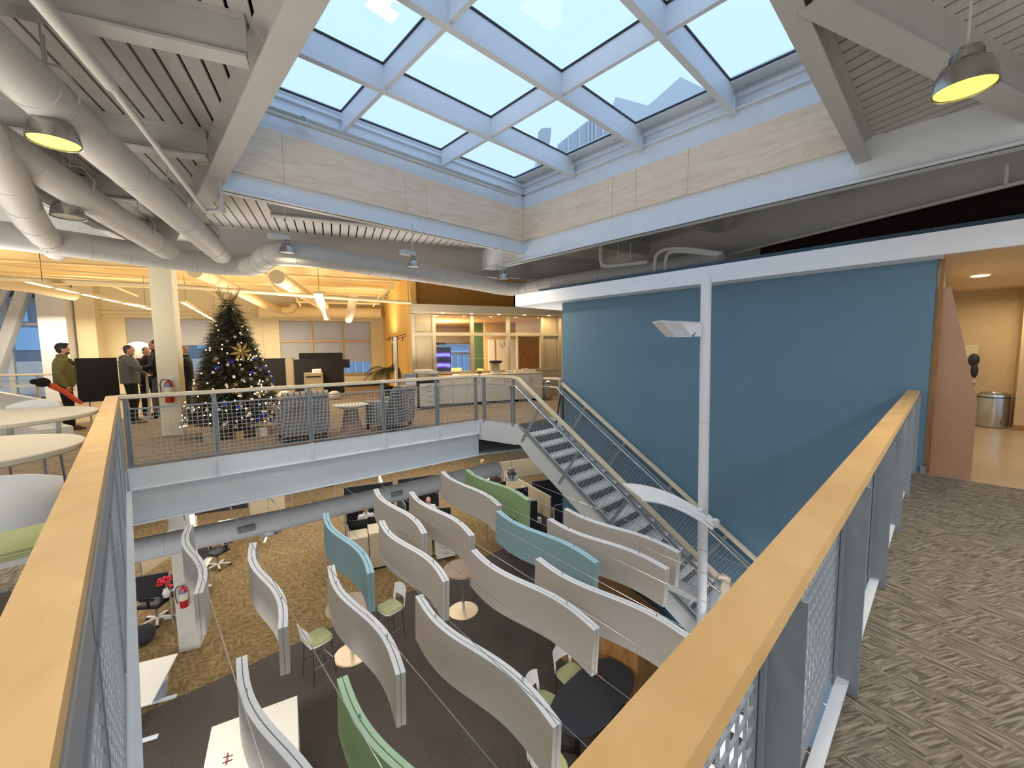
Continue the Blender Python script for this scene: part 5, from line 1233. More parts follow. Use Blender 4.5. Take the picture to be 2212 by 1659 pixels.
# plant
pot = G(840, 854, 0)
pp = thing('potted_palm', 'potted palm with drooping fronds beside the yellow wall', 'plant', pot)
MB().lathe([(.001, 0), (.14, 0), (.19, .32), (.17, .34), (.001, .30)], 20).build('pot', 'dark_fabric', pp); 
for k in range(4): MB().tube([(.03*math.cos(k*1.6), .03*math.sin(k*1.6), .3), (.06*math.cos(k*1.6), .06*math.sin(k*1.6), .95)], .014, 6).build('stem', 'walnut', pp)
mat('palm_leaf', (66, 74, 34), .6, var=.2, scale=10)
for k in range(17):
    a = 2*math.pi*k/17+rr.uniform(-.2, .2); L = rr.uniform(.75, 1.05); up = rr.uniform(.25, .75); mb = MB(); prev = Vector((0, 0, .9))
    rib = []
    for i in range(9):
        f = i/8; rib.append(Vector((math.cos(a)*L*f, math.sin(a)*L*f, .9+up*1.4*f-1.25*f*f*(.55+.5*up))))
    mb.tube(rib, .006, 4)
    d = Vector((-math.sin(a), math.cos(a), 0))
    for i in range(1, 22):
        f = i/22; j = min(int(f*8), 7); p = rib[j].lerp(rib[j+1], f*8-j); t_ = (rib[j+1]-rib[j]).normalized(); ln = .30*math.sin(math.pi*min(1, f*.85+.12))+.04
        for s in (-1, 1):
            q = p+d*s*ln+t_*ln*.6+Vector((0, 0, -ln*.5)); w = t_*.012; mb.add([p-w, p+w, q], [(0, 1, 2), (2, 1, 0)])
    mb.build('frond', 'palm_leaf', pp)
# coat stand / antenna like sign beside the palm
sg = thing('standing_sign', 'thin dark metal stand with slanting top bar and white post by the yellow wall', 'stand', tuple(G(860, 868, 0)), world=True)
q = G(858, 868, 0); vv = float(np.dot(q, E2))
MB().bar((q[0], q[1], 0), (q[0], q[1], float(V(858, 728, vv)[2])), .08, .08).build('post', 'felt_edge', sg)
MB().tube([V(832, 734, vv), V(876, 722, vv)], .012, 6).tube([V(855, 733, vv), V(876, 727, vv), V(876, 720, vv)], .010, 6).build('top_bar', 'black_plastic', sg)
for px in (841, 848, 851, 858, 870): MB().tube([V(px, 727, vv), V(px, 737, vv)], .012, 6).build('clip', 'black_plastic', sg)
MB().bar(V(847, 742, vv), V(848, 800, vv), .02).bar(V(852, 742, vv), V(853, 800, vv), .02).bar((q[0]+.07, q[1], 0.0), (q[0]+.07, q[1], float(V(862, 730, vv)[2])), .02).build('frame', 'black_plastic', sg)
# meeting room contents
dp = thing('display_board', 'dark upright screen with glowing blue violet swirl in the meeting room', 'screen', tuple(V(960, 800, 13.6)), world=True)
a = V(941, 750, 13.6); b_ = V(975, 805, 13.6)
ua, ub = float(np.dot(a, E1)), float(np.dot(b_, E1)); MB().bbox((ua-.1, 13.6, .7), (ub, 13.66, float(a[2])), .01, ME).build('housing', 'black_plastic', dp)
sm = bpy.data.materials.new('swirl'); sm.use_nodes = True; n = sm.node_tree.nodes; l = sm.node_tree.links
wv = n.new('ShaderNodeTexWave'); wv.wave_type = 'RINGS'; wv.inputs['Scale'].default_value = .9; wv.inputs['Distortion'].default_value = 1.5; tcx = n.new('ShaderNodeTexCoord'); l.new(tcx.outputs['Object'], wv.inputs[0])
rp = n.new('ShaderNodeValToRGB'); l.new(wv.outputs[0], rp.inputs[0]); rp.color_ramp.elements[0].position = .45; rp.color_ramp.elements[0].color = (.01, .01, .03, 1); rp.color_ramp.elements[1].color = (.22, .30, .95, 1); x = rp.color_ramp.elements.new(.8); x.color = (.16, .05, .5, 1)
l.new(rp.outputs[0], n['Principled BSDF'].inputs['Emission Color']); n['Principled BSDF'].inputs['Emission Strength'].default_value = 1; n['Principled BSDF'].inputs['Base Color'].default_value = (.01, .01, .01, 1); MT['swirl'] = sm
MB().box((ua-.07, 13.585, .75), (ub-.03, 13.598, float(a[2])-.03), ME).build('screen', 'swirl', dp)
MB().tube([F(ua-.05, 13.6, float(a[2])+.12), F(ua+.35, 13.6, float(a[2])+.12)], .04, 8).build('camera_bar', 'black_plastic', dp); MB().bar(F(ub-.3, 13.63, 0), F(ub-.3, 13.63, .7), .08).build('stand', 'black_plastic', dp)
mt = pedestal_table('long pale meeting table behind the glass', tuple(F(3.3, 14.6, 0)), .62, .76, 'laminate_white', 'black_plastic', 'black_plastic')
for (u, v, rz), lb in (((3.05, 13.9, .3), 'olive chair at the meeting table beside the glowing screen'), ((4.55, 14.2, 1.4), 'olive chair at the right of the meeting table'), ((4.2, 15.2, 2.6), 'olive chair behind the brewer in the meeting room')):
    q = F(u, v, 0); office_c = thing('meeting_chair', lb, 'chair', tuple(q), rz)
    MB().bbox((-.24, -.24, .42), (.24, .24, .50), .03).build('seat', 'seat_green', office_c); MB().ext([(-.22, -.25, .5), (.22, -.25, .5), (.24, -.34, .95), (-.24, -.34, .95)], (0, 0, 0), (0, .04, 0)).build('backrest', 'seat_green', office_c); MB().lathe([(.03, .02), (.03, .42)], 10).build('stem', 'black_plastic', office_c); MB().lathe([(.001, 0), (.26, 0), (.05, .03)], 20).build('base', 'black_plastic', office_c)
for px0, px1, lb in ((1055, 1069, 'narrow whiteboard panel in the meeting room'), (1074, 1098, 'whiteboard with small drawings in the meeting room'), (1102, 1120, 'whiteboard panel left of the wooden door')):
    ua, ub = (float(np.dot(V(x, 760, 15.75), E1)) for x in (px0, px1)); t = thing('whiteboard', lb, 'whiteboard', tuple(F(ua, 15.75, .8)), world=True)
    MB().bbox((ua, 15.75, .75), (ub, 15.80, 2.05), .005, ME).build('board', 'laminate_white', t); MB().box((ua-.02, 15.70, .72), (ub+.02, 15.78, .75), ME).build('tray', 'rail_steel', t)
    if px0 == 1074:
        for du, dz in ((.1, .0), (.2, -.1), (.3, .03)): MB().tube([F(ua+du, 15.742, 1.9+dz), F(ua+du+.06, 15.742, 1.8+dz), F(ua+du, 15.742, 1.78+dz)], .008, 4).build('doodle', 'dark_fabric', t)
ua, ub = (float(np.dot(V(x, 760, 14.0), E1)) for x in (1121, 1165))
dr = struct(thing('door_1', 'x', 'door', tuple(F(ua, 14, 0)), world=True), 'brown wooden door inside the meeting room'); del dr['category']
MB().bbox((ua, 14.0, 0), (ub, 14.05, 2.1), .004, ME).build('leaf', 'walnut', dr); MB().box((ua-.06, 13.98, 0), (ua, 14.07, 2.16), ME).box((ub, 13.98, 0), (ub+.06, 14.07, 2.16), ME).box((ua-.06, 13.98, 2.1), (ub+.06, 14.07, 2.16), ME).build('door_frame', 'laminate_beige', dr); MB().tube([F(ub-.1, 13.96, .9), F(ub-.1, 13.96, 1.2)], .012, 6).build('handle', 'chrome', dr)
mb = MB().bbox((2.9, 13.1, .55), (4.4, 13.16, .95), .01, ME); tag(mb.build('low_screen', 'corridor_paint'), 'low tan panel behind the brewer in the meeting room', 'partition')
# ---------------------------------------------------------------- high tables and chairs at the left edge
q = G(213, 884, 1.07); pedestal_table('round white high table further back at the left edge', (float(q[0])-.80, float(q[1])+.05, 0), .80, 1.07, 'table_cream', 'black_plastic', 'black_plastic')
q = G(186, 946, 1.07); pedestal_table('round white high table nearer at the left edge', (float(q[0])-.62, float(q[1])-.02, 0), .62, 1.07, 'table_cream', 'black_plastic', 'black_plastic')
q = G(75, 1010, 1.15); cafe_chair(.75, 'white bar chair with green seat close at the left edge', (float(q[0])-.14, float(q[1])+.24, 0), .05, 'bar chairs on the upper walkway')
q = G(150, 960, .8); cafe_chair(.75, 'white bar chair tucked behind the nearer high table', (float(q[0])-.4, float(q[1])+1.0, 0), 2.9, 'bar chairs on the upper walkway')
bn = thing('bench', 'low white bench back behind the high tables at the left', 'bench', (-2.0, 9.7, 0), world=True)
a = G(-60, 935, 0); b_ = G(128, 935, 0); 
MB().bar((float(a[0]), float(a[1])+1.5, .42), (-.95, 10.6, .42), .08, .84).build('back', 'laminate_white', bn); MB().bar((float(a[0]), float(a[1])+1.3, .2), (-.95, 10.4, .2), .4, .4).build('seat', 'laminate_white', bn)
# grey board on easel behind the first man
a = V(161, 780, 13.2); b_ = V(252, 778, 13.6)
eb = thing('notice_board', 'wide black board on thin legs between the two men at the left', 'board', (float(a[0]), float(a[1]), 0), world=True)
MB().bar((float(a[0]), float(a[1]), 1.02), (float(b_[0]), float(b_[1]), 1.02), .05, 1.08).build('board', 'dark_fabric', eb)
for f in (.25, .75): c = Vector([float(x) for x in a]).lerp(Vector([float(x) for x in b_]), f); MB().bar((c.x, c.y, 0), (c.x, c.y, .5), .03).build('leg', 'rail_steel', eb)
# railing in front of the curtain wall
rail('railing', 'brown posted railing in front of the curtain wall at the far left', [tuple(F(-15, 17.6)[:2]), tuple(F(-7.3, 17.6)[:2])], [tuple(F(u, 17.6)[:2]) for u in (-14.6, -13.2, -11.8, -10.4, -9.9, -8.6)], (-.34, -.94), 'maple_pale', .1, cat='railing')
wt = thing('easel', 'tall white easel stand behind the man in the grey padded jacket', 'easel', tuple(G(325, 905, 0)), world=True)
q = G(325, 905, 0); MB().bar((q[0], q[1], 0.02), (q[0], q[1], 1.15), .07, .05).build('post', 'laminate_white', wt); MB().bar((q[0]-.25, q[1]+.3, .02), (q[0]+.3, q[1]-.1, .02), .06, .04).build('foot', 'laminate_white', wt)
extinguisher('red fire extinguisher on the upper column', F(-3.06, 10.08, .68), math.radians(-20))
fl = mat('white_lamp_shade', (232, 232, 228), .7)
lm = thing('arched_shade', 'white rounded shade behind the men at the left window', 'lamp', tuple(V(300, 760, 18.5)), world=True)
q = V(300, 760, 18.5); MB().ell((0, 0, 0), (.42, .2, .36), 20, 12, Matrix.Translation([float(c) for c in q])).build('shade', fl, lm, smooth=True); MB().bar((q[0], q[1], 0), (q[0], q[1], float(q[2])-.4), .05).build('pole', 'rail_steel', lm)
# ================================================================ people
def remesh(o, vs=.012, sm=3):
    r = o.modifiers.new('r', 'REMESH'); r.mode = 'VOXEL'; r.voxel_size = vs; r.use_smooth_shade = True
    s = o.modifiers.new('s', 'SMOOTH'); s.iterations = sm; s.factor = .5
    return o
def loft(mb, rings, n=18):
    """rings: (cx,cy,cz,rx,ry)"""
    k = len(mb.v)
    for cx, cy, cz, rx, ry in rings:
        for j in range(n): q = 2*math.pi*j/n; mb.v.append((cx+rx*math.cos(q), cy+ry*math.sin(q), cz))
    for i in range(len(rings)-1):
        for j in range(n): mb.f.append((k+i*n+j, k+i*n+(j+1) % n, k+(i+1)*n+(j+1) % n, k+(i+1)*n+j))
    mb.f.append(tuple(k+j for j in range(n-1, -1, -1))); mb.f.append(tuple(k+(len(rings)-1)*n+j for j in range(n))); return mb
def limb(mb, P, R, n=12):
    P = [Vector(p) for p in P]; Q = []; S = []
    for i in range(len(P)-1):
        for f in (0, .33, .66): Q.append(P[i].lerp(P[i+1], f)); S.append(R[i]+(R[i+1]-R[i])*f)
    Q.append(P[-1]); S.append(R[-1]); mb.tube(Q, S, n)
    for p, r in zip(P, R): mb.ell(tuple(p), (r, r, r), 10, 8)
    return mb
def hand(mb, w, d, palm_n, curl=.5, side=1):
    """wrist w, direction d, palm normal"""
    d = Vector(d).normalized(); pn = Vector(palm_n); pn = (pn-d*pn.dot(d)).normalized(); ac = d.cross(pn).normalized()*side
    w = Vector(w); c = w+d*.045
    M = Matrix(((ac.x, d.x, pn.x, c.x), (ac.y, d.y, pn.y, c.y), (ac.z, d.z, pn.z, c.z), (0, 0, 0, 1)))
    mb.ell((0, 0, 0), (.042, .052, .018), 12, 8, M)
    for i, (ox, L) in enumerate(((-.030, .068), (-.010, .078), (.010, .074), (.030, .058))):
        a = Vector((ox, .04, 0)); pts = [a]; ang = 0
        for s in (.45, .3, .25):
            ang += curl; a = a+Vector((0, math.cos(ang), math.sin(ang)))*L*s; pts.append(a)
        mb.tube([M @ p for p in pts], [.0095, .009, .008, .006], 8)
    mb.tube([M @ Vector(p) for p in ((-.034, -.02, .0), (-.058, .012, .012), (-.056, .042, .024))], [.012, .011, .008], 8)
    return mb
def person(label, loc, rz, s=1., skin='skin', hair='hair_dark', top='black_cloth', legs='black_cloth', shoes='shoe_brown', larm=None, rarm=None, sit=False, bulk=1., headturn=0, hairvol=1., beard=False, top_extra=None, lean=0., rows=False, topname='jacket'):
    t = thing('person', label, 'person', loc, rz); t.scale = (s, s, s)
    hz = .95 if not sit else .52
    dz = hz-.95
    def Z(z): return z+dz
    larm = larm or [(-.20, 0, Z(1.44)), (-.235, -.03, Z(1.17)), (-.22, .07, Z(.93))]
    rarm = rarm or [(.20, 0, Z(1.44)), (.235, -.03, Z(1.17)), (.22, .07, Z(.93))]
    if sit: hips = [[(x, .0, .54), (x*1.15, .42, .52), (x*1.15, .42, .08)] for x in (-.10, .10)]
    else: hips = [[(-.09, 0, .93), (-.11, .03, .50), (-.12, -.05, .09)], [(.09, 0, .93), (.11, .04, .50), (.13, .05, .09)]]
    hd = Vector((0, lean+.03, Z(1.665)))
    HM = Matrix.Translation(hd) @ Matrix.Rotation(headturn, 4, 'Z')
    # body: one continuous surface
    mb = MB()
    loft(mb, [(0, 0, Z(.86), .12, .09), (0, 0, Z(.95), .155, .11), (0, 0, Z(1.08), .13, .095), (0, lean*.5, Z(1.25), .155, .11), (0, lean*.8, Z(1.40), .17, .105), (0, lean*.9, Z(1.48), .10, .08)])
    limb(mb, [(0, lean*.9, Z(1.44)), (0, lean+.01, Z(1.58))], [.058, .055])
    for h in hips: limb(mb, h, [.085, .058, .042]); f = h[-1]; mb.ell((f[0], f[1]+.06, .045), (.042, .12, .04), 12, 8)
    for a in (larm, rarm): limb(mb, a, [.052, .040, .028])
    mb.ell((0, 0, .01), (.074, .088, .112), 18, 14, HM); mb.ell((0, .02, -.055), (.052, .062, .06), 14, 10, HM)
    mb.ell((0, .088, -.014), (.012, .018, .016), 10, 8, HM); mb.ell((0, .083, .010), (.009, .011, .030), 8, 6, HM); mb.ell((0, .076, -.056), (.022, .010, .008), 8, 6, HM); mb.ell((0, .062, -.092), (.026, .022, .020), 10, 8, HM)
    for sx in (-1, 1): mb.ell((sx*.076, -.005, -.008), (.012, .022, .032), 8, 6, HM); mb.ell((sx*.03, .072, .030), (.022, .014, .007), 8, 6, HM)
    for a, sd in ((larm, 1), (rarm, -1)):
        d = Vector(a[-1])-Vector(a[-2]); hand(mb, a[-1], d, Vector((-a[-1][0], .2, .1)), .35, sd)
    b = remesh(mb.build('body', skin, t), .0085, 2)
    mb = MB()
    for sx in (-1, 1): mb.ell((sx*.029, .079, .014), (.012, .007, .006), 10, 6, HM)
    mb.build('eyes', 'eye_dark', t)
    MB().ell((0, .083, -.056), (.018, .005, .004), 8, 5, HM).build('lips', mat('lip', (150, 84, 74), .5), t)
    # hair
    mb = MB(); mb.ell((0, -.022, .038), (.081*hairvol, .094*hairvol, .092*hairvol), 18, 12, HM); mb.ell((0, -.045, -.01), (.078*hairvol, .06*hairvol, .075), 14, 10, HM)
    if hairvol > 1.02: mb.ell((0, .035, .105), (.065, .05, .03), 12, 8, HM)
    hh = mb.build('hair', hair, t, smooth=True)
    if beard: MB().ell((0, .044, -.076), (.052, .046, .036), 14, 10, HM).build('beard', 'hair_brown', t, smooth=True)
    # jacket
    mb = MB(); B = bulk
    loft(mb, [(0, 0, Z(.90), .175*B, .135*B), (0, 0, Z(.98), .19*B, .15*B), (0, 0, Z(1.10), .18*B, .145*B), (0, lean*.5, Z(1.25), .185*B, .145*B), (0, lean*.8, Z(1.38), .205*B, .135*B), (0, lean*.85, Z(1.45), .19*B, .115*B), (0, lean*.9, Z(1.495), .13*B, .095), (0, lean*.95, Z(1.535), .078, .080)])
    for a in (larm, rarm):
        e = Vector(a[-1]); p = Vector(a[-2]); e2 = p.lerp(e, .93); limb(mb, [Vector(a[0])-Vector((math.copysign(.03, a[0][0]), 0, .01)), a[1], e2], [.080*B, .064*B, .050*B])
    if rows: mb.ell((0, -.10, Z(1.49)), (.12, .07, .07), 14, 8)
    if rows:
        for k in range(14):
            z = Z(.93+k*.038); r = (.188 if k < 12 else .17)*B; mb.add(*tor((0, lean*(k/14), z), r, .148*B, .016))
    j = remesh(mb.build(topname, top, t), .011, 2)
    mb = MB(); loft(mb, [(0, lean*.95, Z(1.50), .085, .09), (0, lean+.0, Z(1.565), .070, .080)], 16); mb.build('collar', top, t, smooth=True)
    # trousers
    mb = MB(); 
    if not sit: loft(mb, [(0, 0, .84, .15, .11), (0, 0, .95, .165, .12), (0, 0, 1.02, .15, .112)])
    else: loft(mb, [(0, 0, .46, .16, .14), (0, 0, .62, .165, .125)])
    for h in hips: limb(mb, h, [.102, .078, .062])
    remesh(mb.build('trousers', legs, t), .012, 2)
    mb = MB()
    for h in hips:
        f = h[-1]; loft(mb, [(f[0], f[1]+.07, 0, .045, .14), (f[0], f[1]+.07, .03, .048, .145), (f[0], f[1]+.04, .075, .042, .10), (f[0], f[1], .12, .045, .052)], 14)
    mb.build('shoes', shoes, t, smooth=50)
    return t
def tor(c, rx, ry, r, n=24, m=6):
    vs = []; fs = []
    for i in range(n):
        a = 2*math.pi*i/n; ca, sa = math.cos(a), math.sin(a)
        for j in range(m):
            b = 2*math.pi*j/m; vs.append((c[0]+(rx+r*math.cos(b))*ca, c[1]+(ry+r*math.cos(b))*sa, c[2]+r*math.sin(b)))
    for i in range(n):
        for j in range(m): fs.append((i*m+j, ((i+1) % n)*m+j, ((i+1) % n)*m+(j+1) % m, i*m+(j+1) % m))
    return vs, fs
mat('hair_dark', (30, 23, 20), .6, var=.3, scale=60); mat('hair_brown', (74, 52, 40), .6, var=.2, scale=60); mat('hair_light', (150, 120, 90), .6); mat('eye_dark', (40, 30, 26), .3)
mat('black_cloth', (20, 20, 23), .9, var=.2, scale=20); mat('olive_fleece', (112, 108, 56), .95, var=.12, scale=30, bump=.4, bscale=120); mat('olive_dark', (70, 66, 44), .9); mat('puffer_grey', (92, 92, 84), .7, var=.1, scale=12)
mat('brown_cloth', (52, 38, 34), .9); mat('navy_cloth', (26, 30, 42), .85); mat('shoe_brown', (92, 56, 36), .5); mat('white_cloth', (214, 214, 214), .8); mat('jeans_grey', (110, 112, 116), .85)
right = -math.pi/2-.12      # facing the right side of the photo
q = G(150, 928, 0)
p = person('man in olive green fleece jacket standing in profile at the far left', q, right+.1, 1.06, 'skin', 'hair_dark', 'olive_fleece', 'black_cloth', 'shoe_brown', larm=[(-.20, 0, 1.44), (-.23, -.05, 1.17), (-.22, .04, .92)], rarm=[(.20, 0, 1.44), (.23, -.06, 1.17), (.24, .04, .92)], bulk=1.08, hairvol=1.08, beard=True)
MB().tube([(-.13, .10, 1.44), (0, .145, 1.36), (.13, .10, 1.44)], .035, 8).build('yoke', 'olive_dark', p, smooth=True)
MB().box((-.008, .155, .93), (.008, .168, 1.42)).build('zip', 'olive_dark', p)
oc = thing('orange_garment', 'crumpled orange red garment held at his side by the man in green', 'clothing', q, right+.1)
mat('orange_cloth', (206, 82, 48), .85, var=.1, scale=20)
mb = MB(); limb(mb, [(.30, -.16, 1.0), (.30, .02, .86), (.31, .14, .70), (.31, .24, .60)], [.06, .055, .05, .035]); mb.ell((.31, -.12, .98), (.05, .08, .06), 10, 8); remesh(mb.build('cloth', 'orange_cloth', oc), .014, 1)
bc = thing('black_hat', 'black hat tucked above the orange garment', 'hat', q, right+.1)
mb = MB().ell((.31, -.28, 1.08), (.08, .12, .10), 12, 8).ell((.31, -.38, 1.10), (.06, .08, .06), 10, 7); mb.build('crown', 'black_cloth', bc, smooth=True); MB().ell((.31, -.26, 1.01), (.10, .12, .02), 14, 6).build('brim', 'black_cloth', bc, smooth=True)
q = G(290, 913, 0)
person('man in grey quilted jacket touching his neck', q, right-.1, 1.04, 'skin', 'hair_brown', 'puffer_grey', 'black_cloth', 'shoe_brown', rarm=[(.20, 0, 1.44), (.30, .22, 1.26), (.14, .05, 1.50)], larm=[(-.20, 0, 1.44), (-.26, .06, 1.18), (-.18, .24, 1.10)], bulk=1.12, rows=True, hairvol=.98)
q = G(318, 905, 0)
person('dark haired man in a brown jacket behind the man in grey, facing the camera', (q[0]+.1, q[1]+.5, 0), math.pi+.3, 1.02, 'skin', 'hair_dark', 'brown_cloth', 'black_cloth', 'shoe_brown')
q = G(345, 905, 0)
person('tall man in navy top half hidden behind the left of the column', (q[0]+.05, q[1]+.35, 0), right+math.pi+.2, 1.12, 'skin', 'hair_brown', 'navy_cloth', 'jeans_grey', 'black_cloth', larm=[(-.20, 0, 1.44), (-.27, .1, 1.18), (-.22, .36, 1.12)], rarm=[(.20, 0, 1.44), (.27, .1, 1.18), (.2, .36, 1.15)])
q = G(412, 905, 0)
pz = person('man in black jacket holding a sheet of paper right of the column', (q[0], q[1]+.2, 0), right+math.pi-.2, 1.03, 'skin', 'hair_light', 'black_cloth', 'black_cloth', 'black_cloth', larm=[(-.20, 0, 1.44), (-.27, .1, 1.18), (-.15, .33, 1.05)], rarm=[(.20, 0, 1.44), (.27, .1, 1.18), (.15, .33, 1.05)], hairvol=.95)
pa = thing('paper', 'pale sheet held by the man right of the column', 'paper', (q[0], q[1]+.2, 0), right+math.pi-.2)
MB().ext([(-.25, .36, 1.06), (.25, .36, 1.06), (.25, .52, 1.22), (-.25, .52, 1.22)], (0, 0, 0), (0, .004, .006)).build('sheet', 'laminate_beige', pa)
# seated workers on the lower floor
for (px, py), rzz, top, hr, lb, hv in (((790, 1098), math.pi-.35, 'white_cloth', 'hair_brown', 'seated balding man in a white shirt at the workstation under the wavy panels', .93), ((925, 1080), math.pi-.35, 'white_cloth', 'hair_light', 'seated worker with thin fair hair behind black monitors', .93), ((1043, 997), .4, 'brown_cloth', 'hair_light', 'seated worker at the very back below the bridge beam end', .9), ((1070, 1022), 2.4, 'brown_cloth', 'hair_light', 'seated worker beside the bell lamp under the bridge beam', .9)):
    q = G(px, py, LF+1.25); person(lb, (q[0], q[1], LF), rzz, 1.0, 'skin', hr, top, 'black_cloth', 'black_cloth', sit=True, hairvol=hv, larm=[(-.20, 0, 1.01), (-.24, .10, .78), (-.12, .36, .76)], rarm=[(.20, 0, 1.01), (.24, .10, .78), (.12, .36, .76)], topname='shirt')
    office_chair('office chair under the '+lb.split(' ', 1)[0]+' '+{790: 'man in the white shirt', 925: 'second worker', 1043: 'worker at the very back', 1070: 'worker by the bell lamp'}[px], (q[0], q[1], LF), rzz)
# ================================================================ Christmas tree
rr = random.Random(11)
tq = F(-1.93, 9.92)
tr_ = thing('christmas_tree', 'tall decorated Christmas tree with warm lights, blue baubles and gold flower behind the far railing', 'tree', tuple(tq))
mat('needle', (66, 68, 44), .8, var=.35, scale=9); mat('needle_frost', (128, 118, 92), .8, var=.2)
MB().tube([(0, 0, 0), (0, 0, 2.7)], [.06, .015], 8).build('trunk', 'walnut', tr_)
def cone_r(z): 
    f = (z-.22)/(2.72-.22); return max(.05, .98*(1-f)**.86)
def sprays(n, m, seed, name, rmin=.55, big=1.):
    r_ = random.Random(seed); mb = MB()
    for i in range(n):
        f = 1-math.sqrt(r_.random()); z = .22+2.45*f; R = cone_r(z); a = r_.uniform(0, 2*math.pi); rad = R*r_.uniform(rmin, 1.0)
        o = Vector((math.cos(a)*rad*.82, math.sin(a)*rad*.82, z+.06)); d = Vector((math.cos(a), math.sin(a), r_.uniform(-.55, .15))).normalized(); L = r_.uniform(.10, .22)*big
        sd = d.cross(Vector((0, 0, 1))).normalized(); up = sd.cross(d)
        e = o+d*L; w = .004
        mb.add([o-up*w, o+up*w, e], [(0, 1, 2)])
        for k in range(5):
            q = o.lerp(e, k/5); ln = .06*big*(1-k/7)
            for s in (-1, 1):
                tip = q+(d*.7+sd*s*.75+up*r_.uniform(-.5, .5)).normalized()*ln; mb.add([q-d*.007, q+d*.007, tip], [(0, 1, 2)])
    o = mb.build(name, m, tr_); o['kind'] = 'stuff'; return o
sprays(7500, 'needle', 1, 'needles'); sprays(1500, 'needle', 2, 'inner_needles', .2, 1.2); sprays(1500, 'needle_frost', 3, 'frosted_twigs', .85)
mb = MB(); r_ = rr
loft(mb, [(0, 0, .24, .68, .68), (0, 0, 1.0, .45, .45), (0, 0, 2.0, .2, .2), (0, 0, 2.6, .03, .03)], 14); o = mb.build('inner_branches', mat('dark_green_core', (22, 26, 18), .95), tr_)
mb = MB()
for i in range(16):
    a = r_.uniform(0, 6.28); L = r_.uniform(.2, .42); b = Vector((0, 0, 2.5)); P = [b]
    for k in range(4): b = b+Vector((math.cos(a)*.06*L*2, math.sin(a)*.06*L*2, .13*L*2))+Vector((r_.uniform(-.02, .02), r_.uniform(-.02, .02), 0)); P.append(b)
    mb.tube(P, .005, 4)
    for p in P[2:]: mb.tube([p, p+Vector((r_.uniform(-.06, .06), r_.uniform(-.06, .06), .06))], .004, 4)
mb.build('top_twigs', 'walnut', tr_)
def on_surface(f, a, k=1.0): z = .25+2.35*f; R = cone_r(z)*k; return Vector((R*math.cos(a), R*math.sin(a), z))
front = -math.pi/2+.15
mat('tree_light', (255, 214, 150), .5, emit=6)
lt = MB().ell((0, 0, 0), (.011, .011, .011), 8, 6).build('tree_light', 'tree_light', tr_)
lt.location = on_surface(.3, front)
for i in range(120):
    f = 1-math.sqrt(rr.random()*.98+.02); f = min(.86, f); l_ = piece_dup(lt, tr_); l_.location = on_surface(f, front+rr.gauss(0, .9), 1.0)
def orn(name, m, r, n, seed, shape='ball', spread=.85):
    r_ = random.Random(seed); base = None
    for i in range(n):
        f = min(.8, 1-math.sqrt(r_.random()*.95+.05)); loc = on_surface(f, front+r_.gauss(0, spread), 1.0)-Vector((0, 0, .04))
        if base is None:
            mb = MB()
            if shape == 'ball': mb.ell((0, 0, 0), (r, r, r), 14, 10).tube([(0, 0, r*.9), (0, 0, r*1.25)], r*.22, 8)
            else:
                for k in range(6):
                    a = k*math.pi/3; mb.add([(0, 0, 0), (math.cos(a-.3)*r*.6, .01, math.sin(a-.3)*r*.6), (math.cos(a)*r*1.25, 0, math.sin(a)*r*1.25), (math.cos(a+.3)*r*.6, -.01, math.sin(a+.3)*r*.6)], [(0, 1, 2, 3)])
            base = mb.build(name, m, tr_, smooth=True); base.location = loc
        else: c = piece_dup(base, tr_); c.location = loc; c.rotation_euler = (0, 0, r_.uniform(-.6, .6))
mat('bauble_blue', (44, 60, 168), .12, metal=.4); mat('bauble_white', (226, 222, 214), .4); mat('ornament_gold', (196, 162, 96), .4, metal=.3)
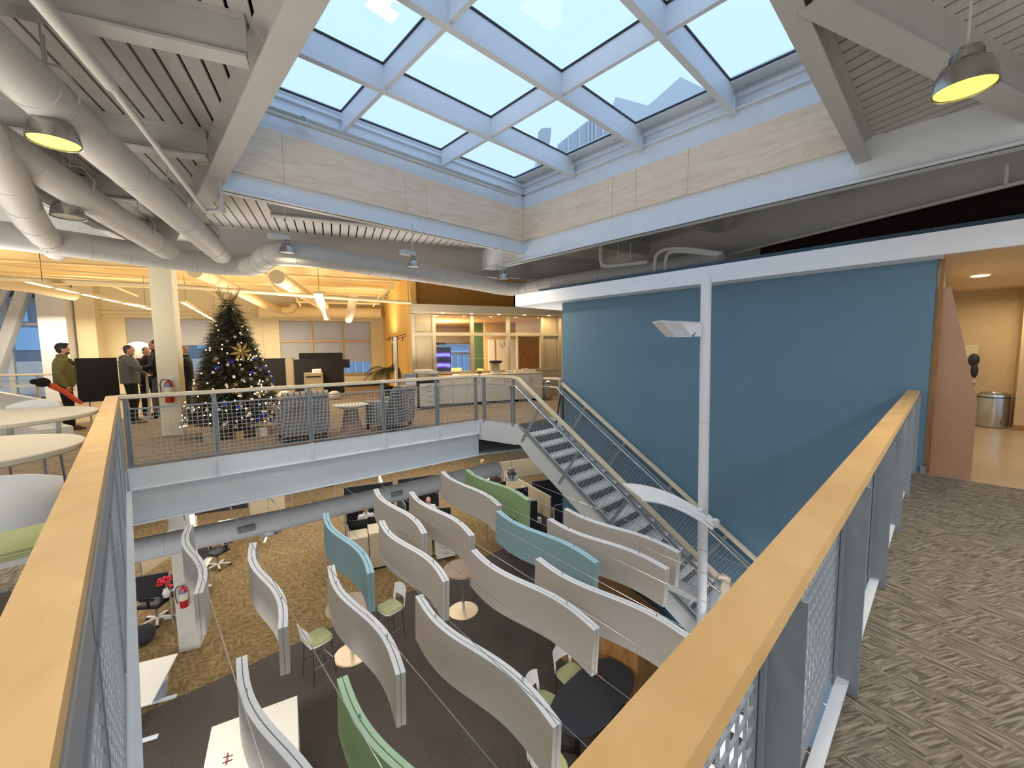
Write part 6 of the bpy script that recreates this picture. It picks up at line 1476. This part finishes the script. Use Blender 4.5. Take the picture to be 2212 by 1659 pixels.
orn('blue_bauble', 'bauble_blue', .042, 13, 4); orn('white_bauble', 'bauble_white', .028, 26, 6); orn('white_snowflake', 'bauble_white', .04, 40, 8, 'flower'); orn('gold_flower', 'ornament_gold', .05, 14, 9, 'flower')
mb = MB(); c = on_surface(.60, front-.05, 1.08)
for k in range(8):
    a = k*math.pi/4+.2; r = .21; ax = Vector((math.cos(front+math.pi/2), math.sin(front+math.pi/2), 0)); fw = Vector((math.cos(front), math.sin(front), 0)); U_ = lambda x, y, d: c+ax*x+Vector((0, 0, y))+fw*d
    mb.add([U_(0, 0, .05), U_(math.cos(a-.25)*r*.55, math.sin(a-.25)*r*.55, .06), U_(math.cos(a)*r, math.sin(a)*r, .02), U_(math.cos(a+.25)*r*.55, math.sin(a+.25)*r*.55, .06)], [(0, 1, 2, 3)])
mb.build('gold_poinsettia', 'ornament_gold', tr_)
sk_ = thing('tree_skirt', 'crumpled golden tree skirt on the floor under the tree', 'tree skirt', tuple(tq))
mb = MB(); vs = []; n = 48
for ring, (r, z) in enumerate(((.08, .12), (.35, .07), (.7, .02))):
    for j in range(n): a = 2*math.pi*j/n; k = 1+.06*math.sin(a*7)+.03*math.sin(a*17); vs.append((r*k*math.cos(a), r*k*math.sin(a), max(.004, z+.02*math.sin(a*9+ring))))
mb.add(vs, [(i*n+j, i*n+(j+1) % n, (i+1)*n+(j+1) % n, (i+1)*n+j) for i in range(2) for j in range(n)]); mb.build('cloth', mat('skirt_gold', (170, 136, 92), .7, var=.3, scale=6), sk_, smooth=True)
for i, (dx, dy, w, m, lb) in enumerate(((-.1, -.75, .13, 'ornament_gold', 'small gold gift bag under the front of the tree'), (-.55, -.62, .16, 'laminate_beige', 'pale wrapped parcel at the left foot of the tree'), (.28, -.72, .15, 'bauble_white', 'silvery wrapped parcel at the right foot of the tree'))):
    g = thing('gift', lb, 'gift', (tq[0]+dx, tq[1]+dy, .0), .3*i); MB().bbox((-w/2, -w/2, 0), (w/2, w/2, w*1.1), .01).build('wrapping', m, g); MB().box((-w/2-.002, -.012, 0), (w/2+.002, .012, w*1.1+.003)).build('ribbon', 'ornament_gold', g)
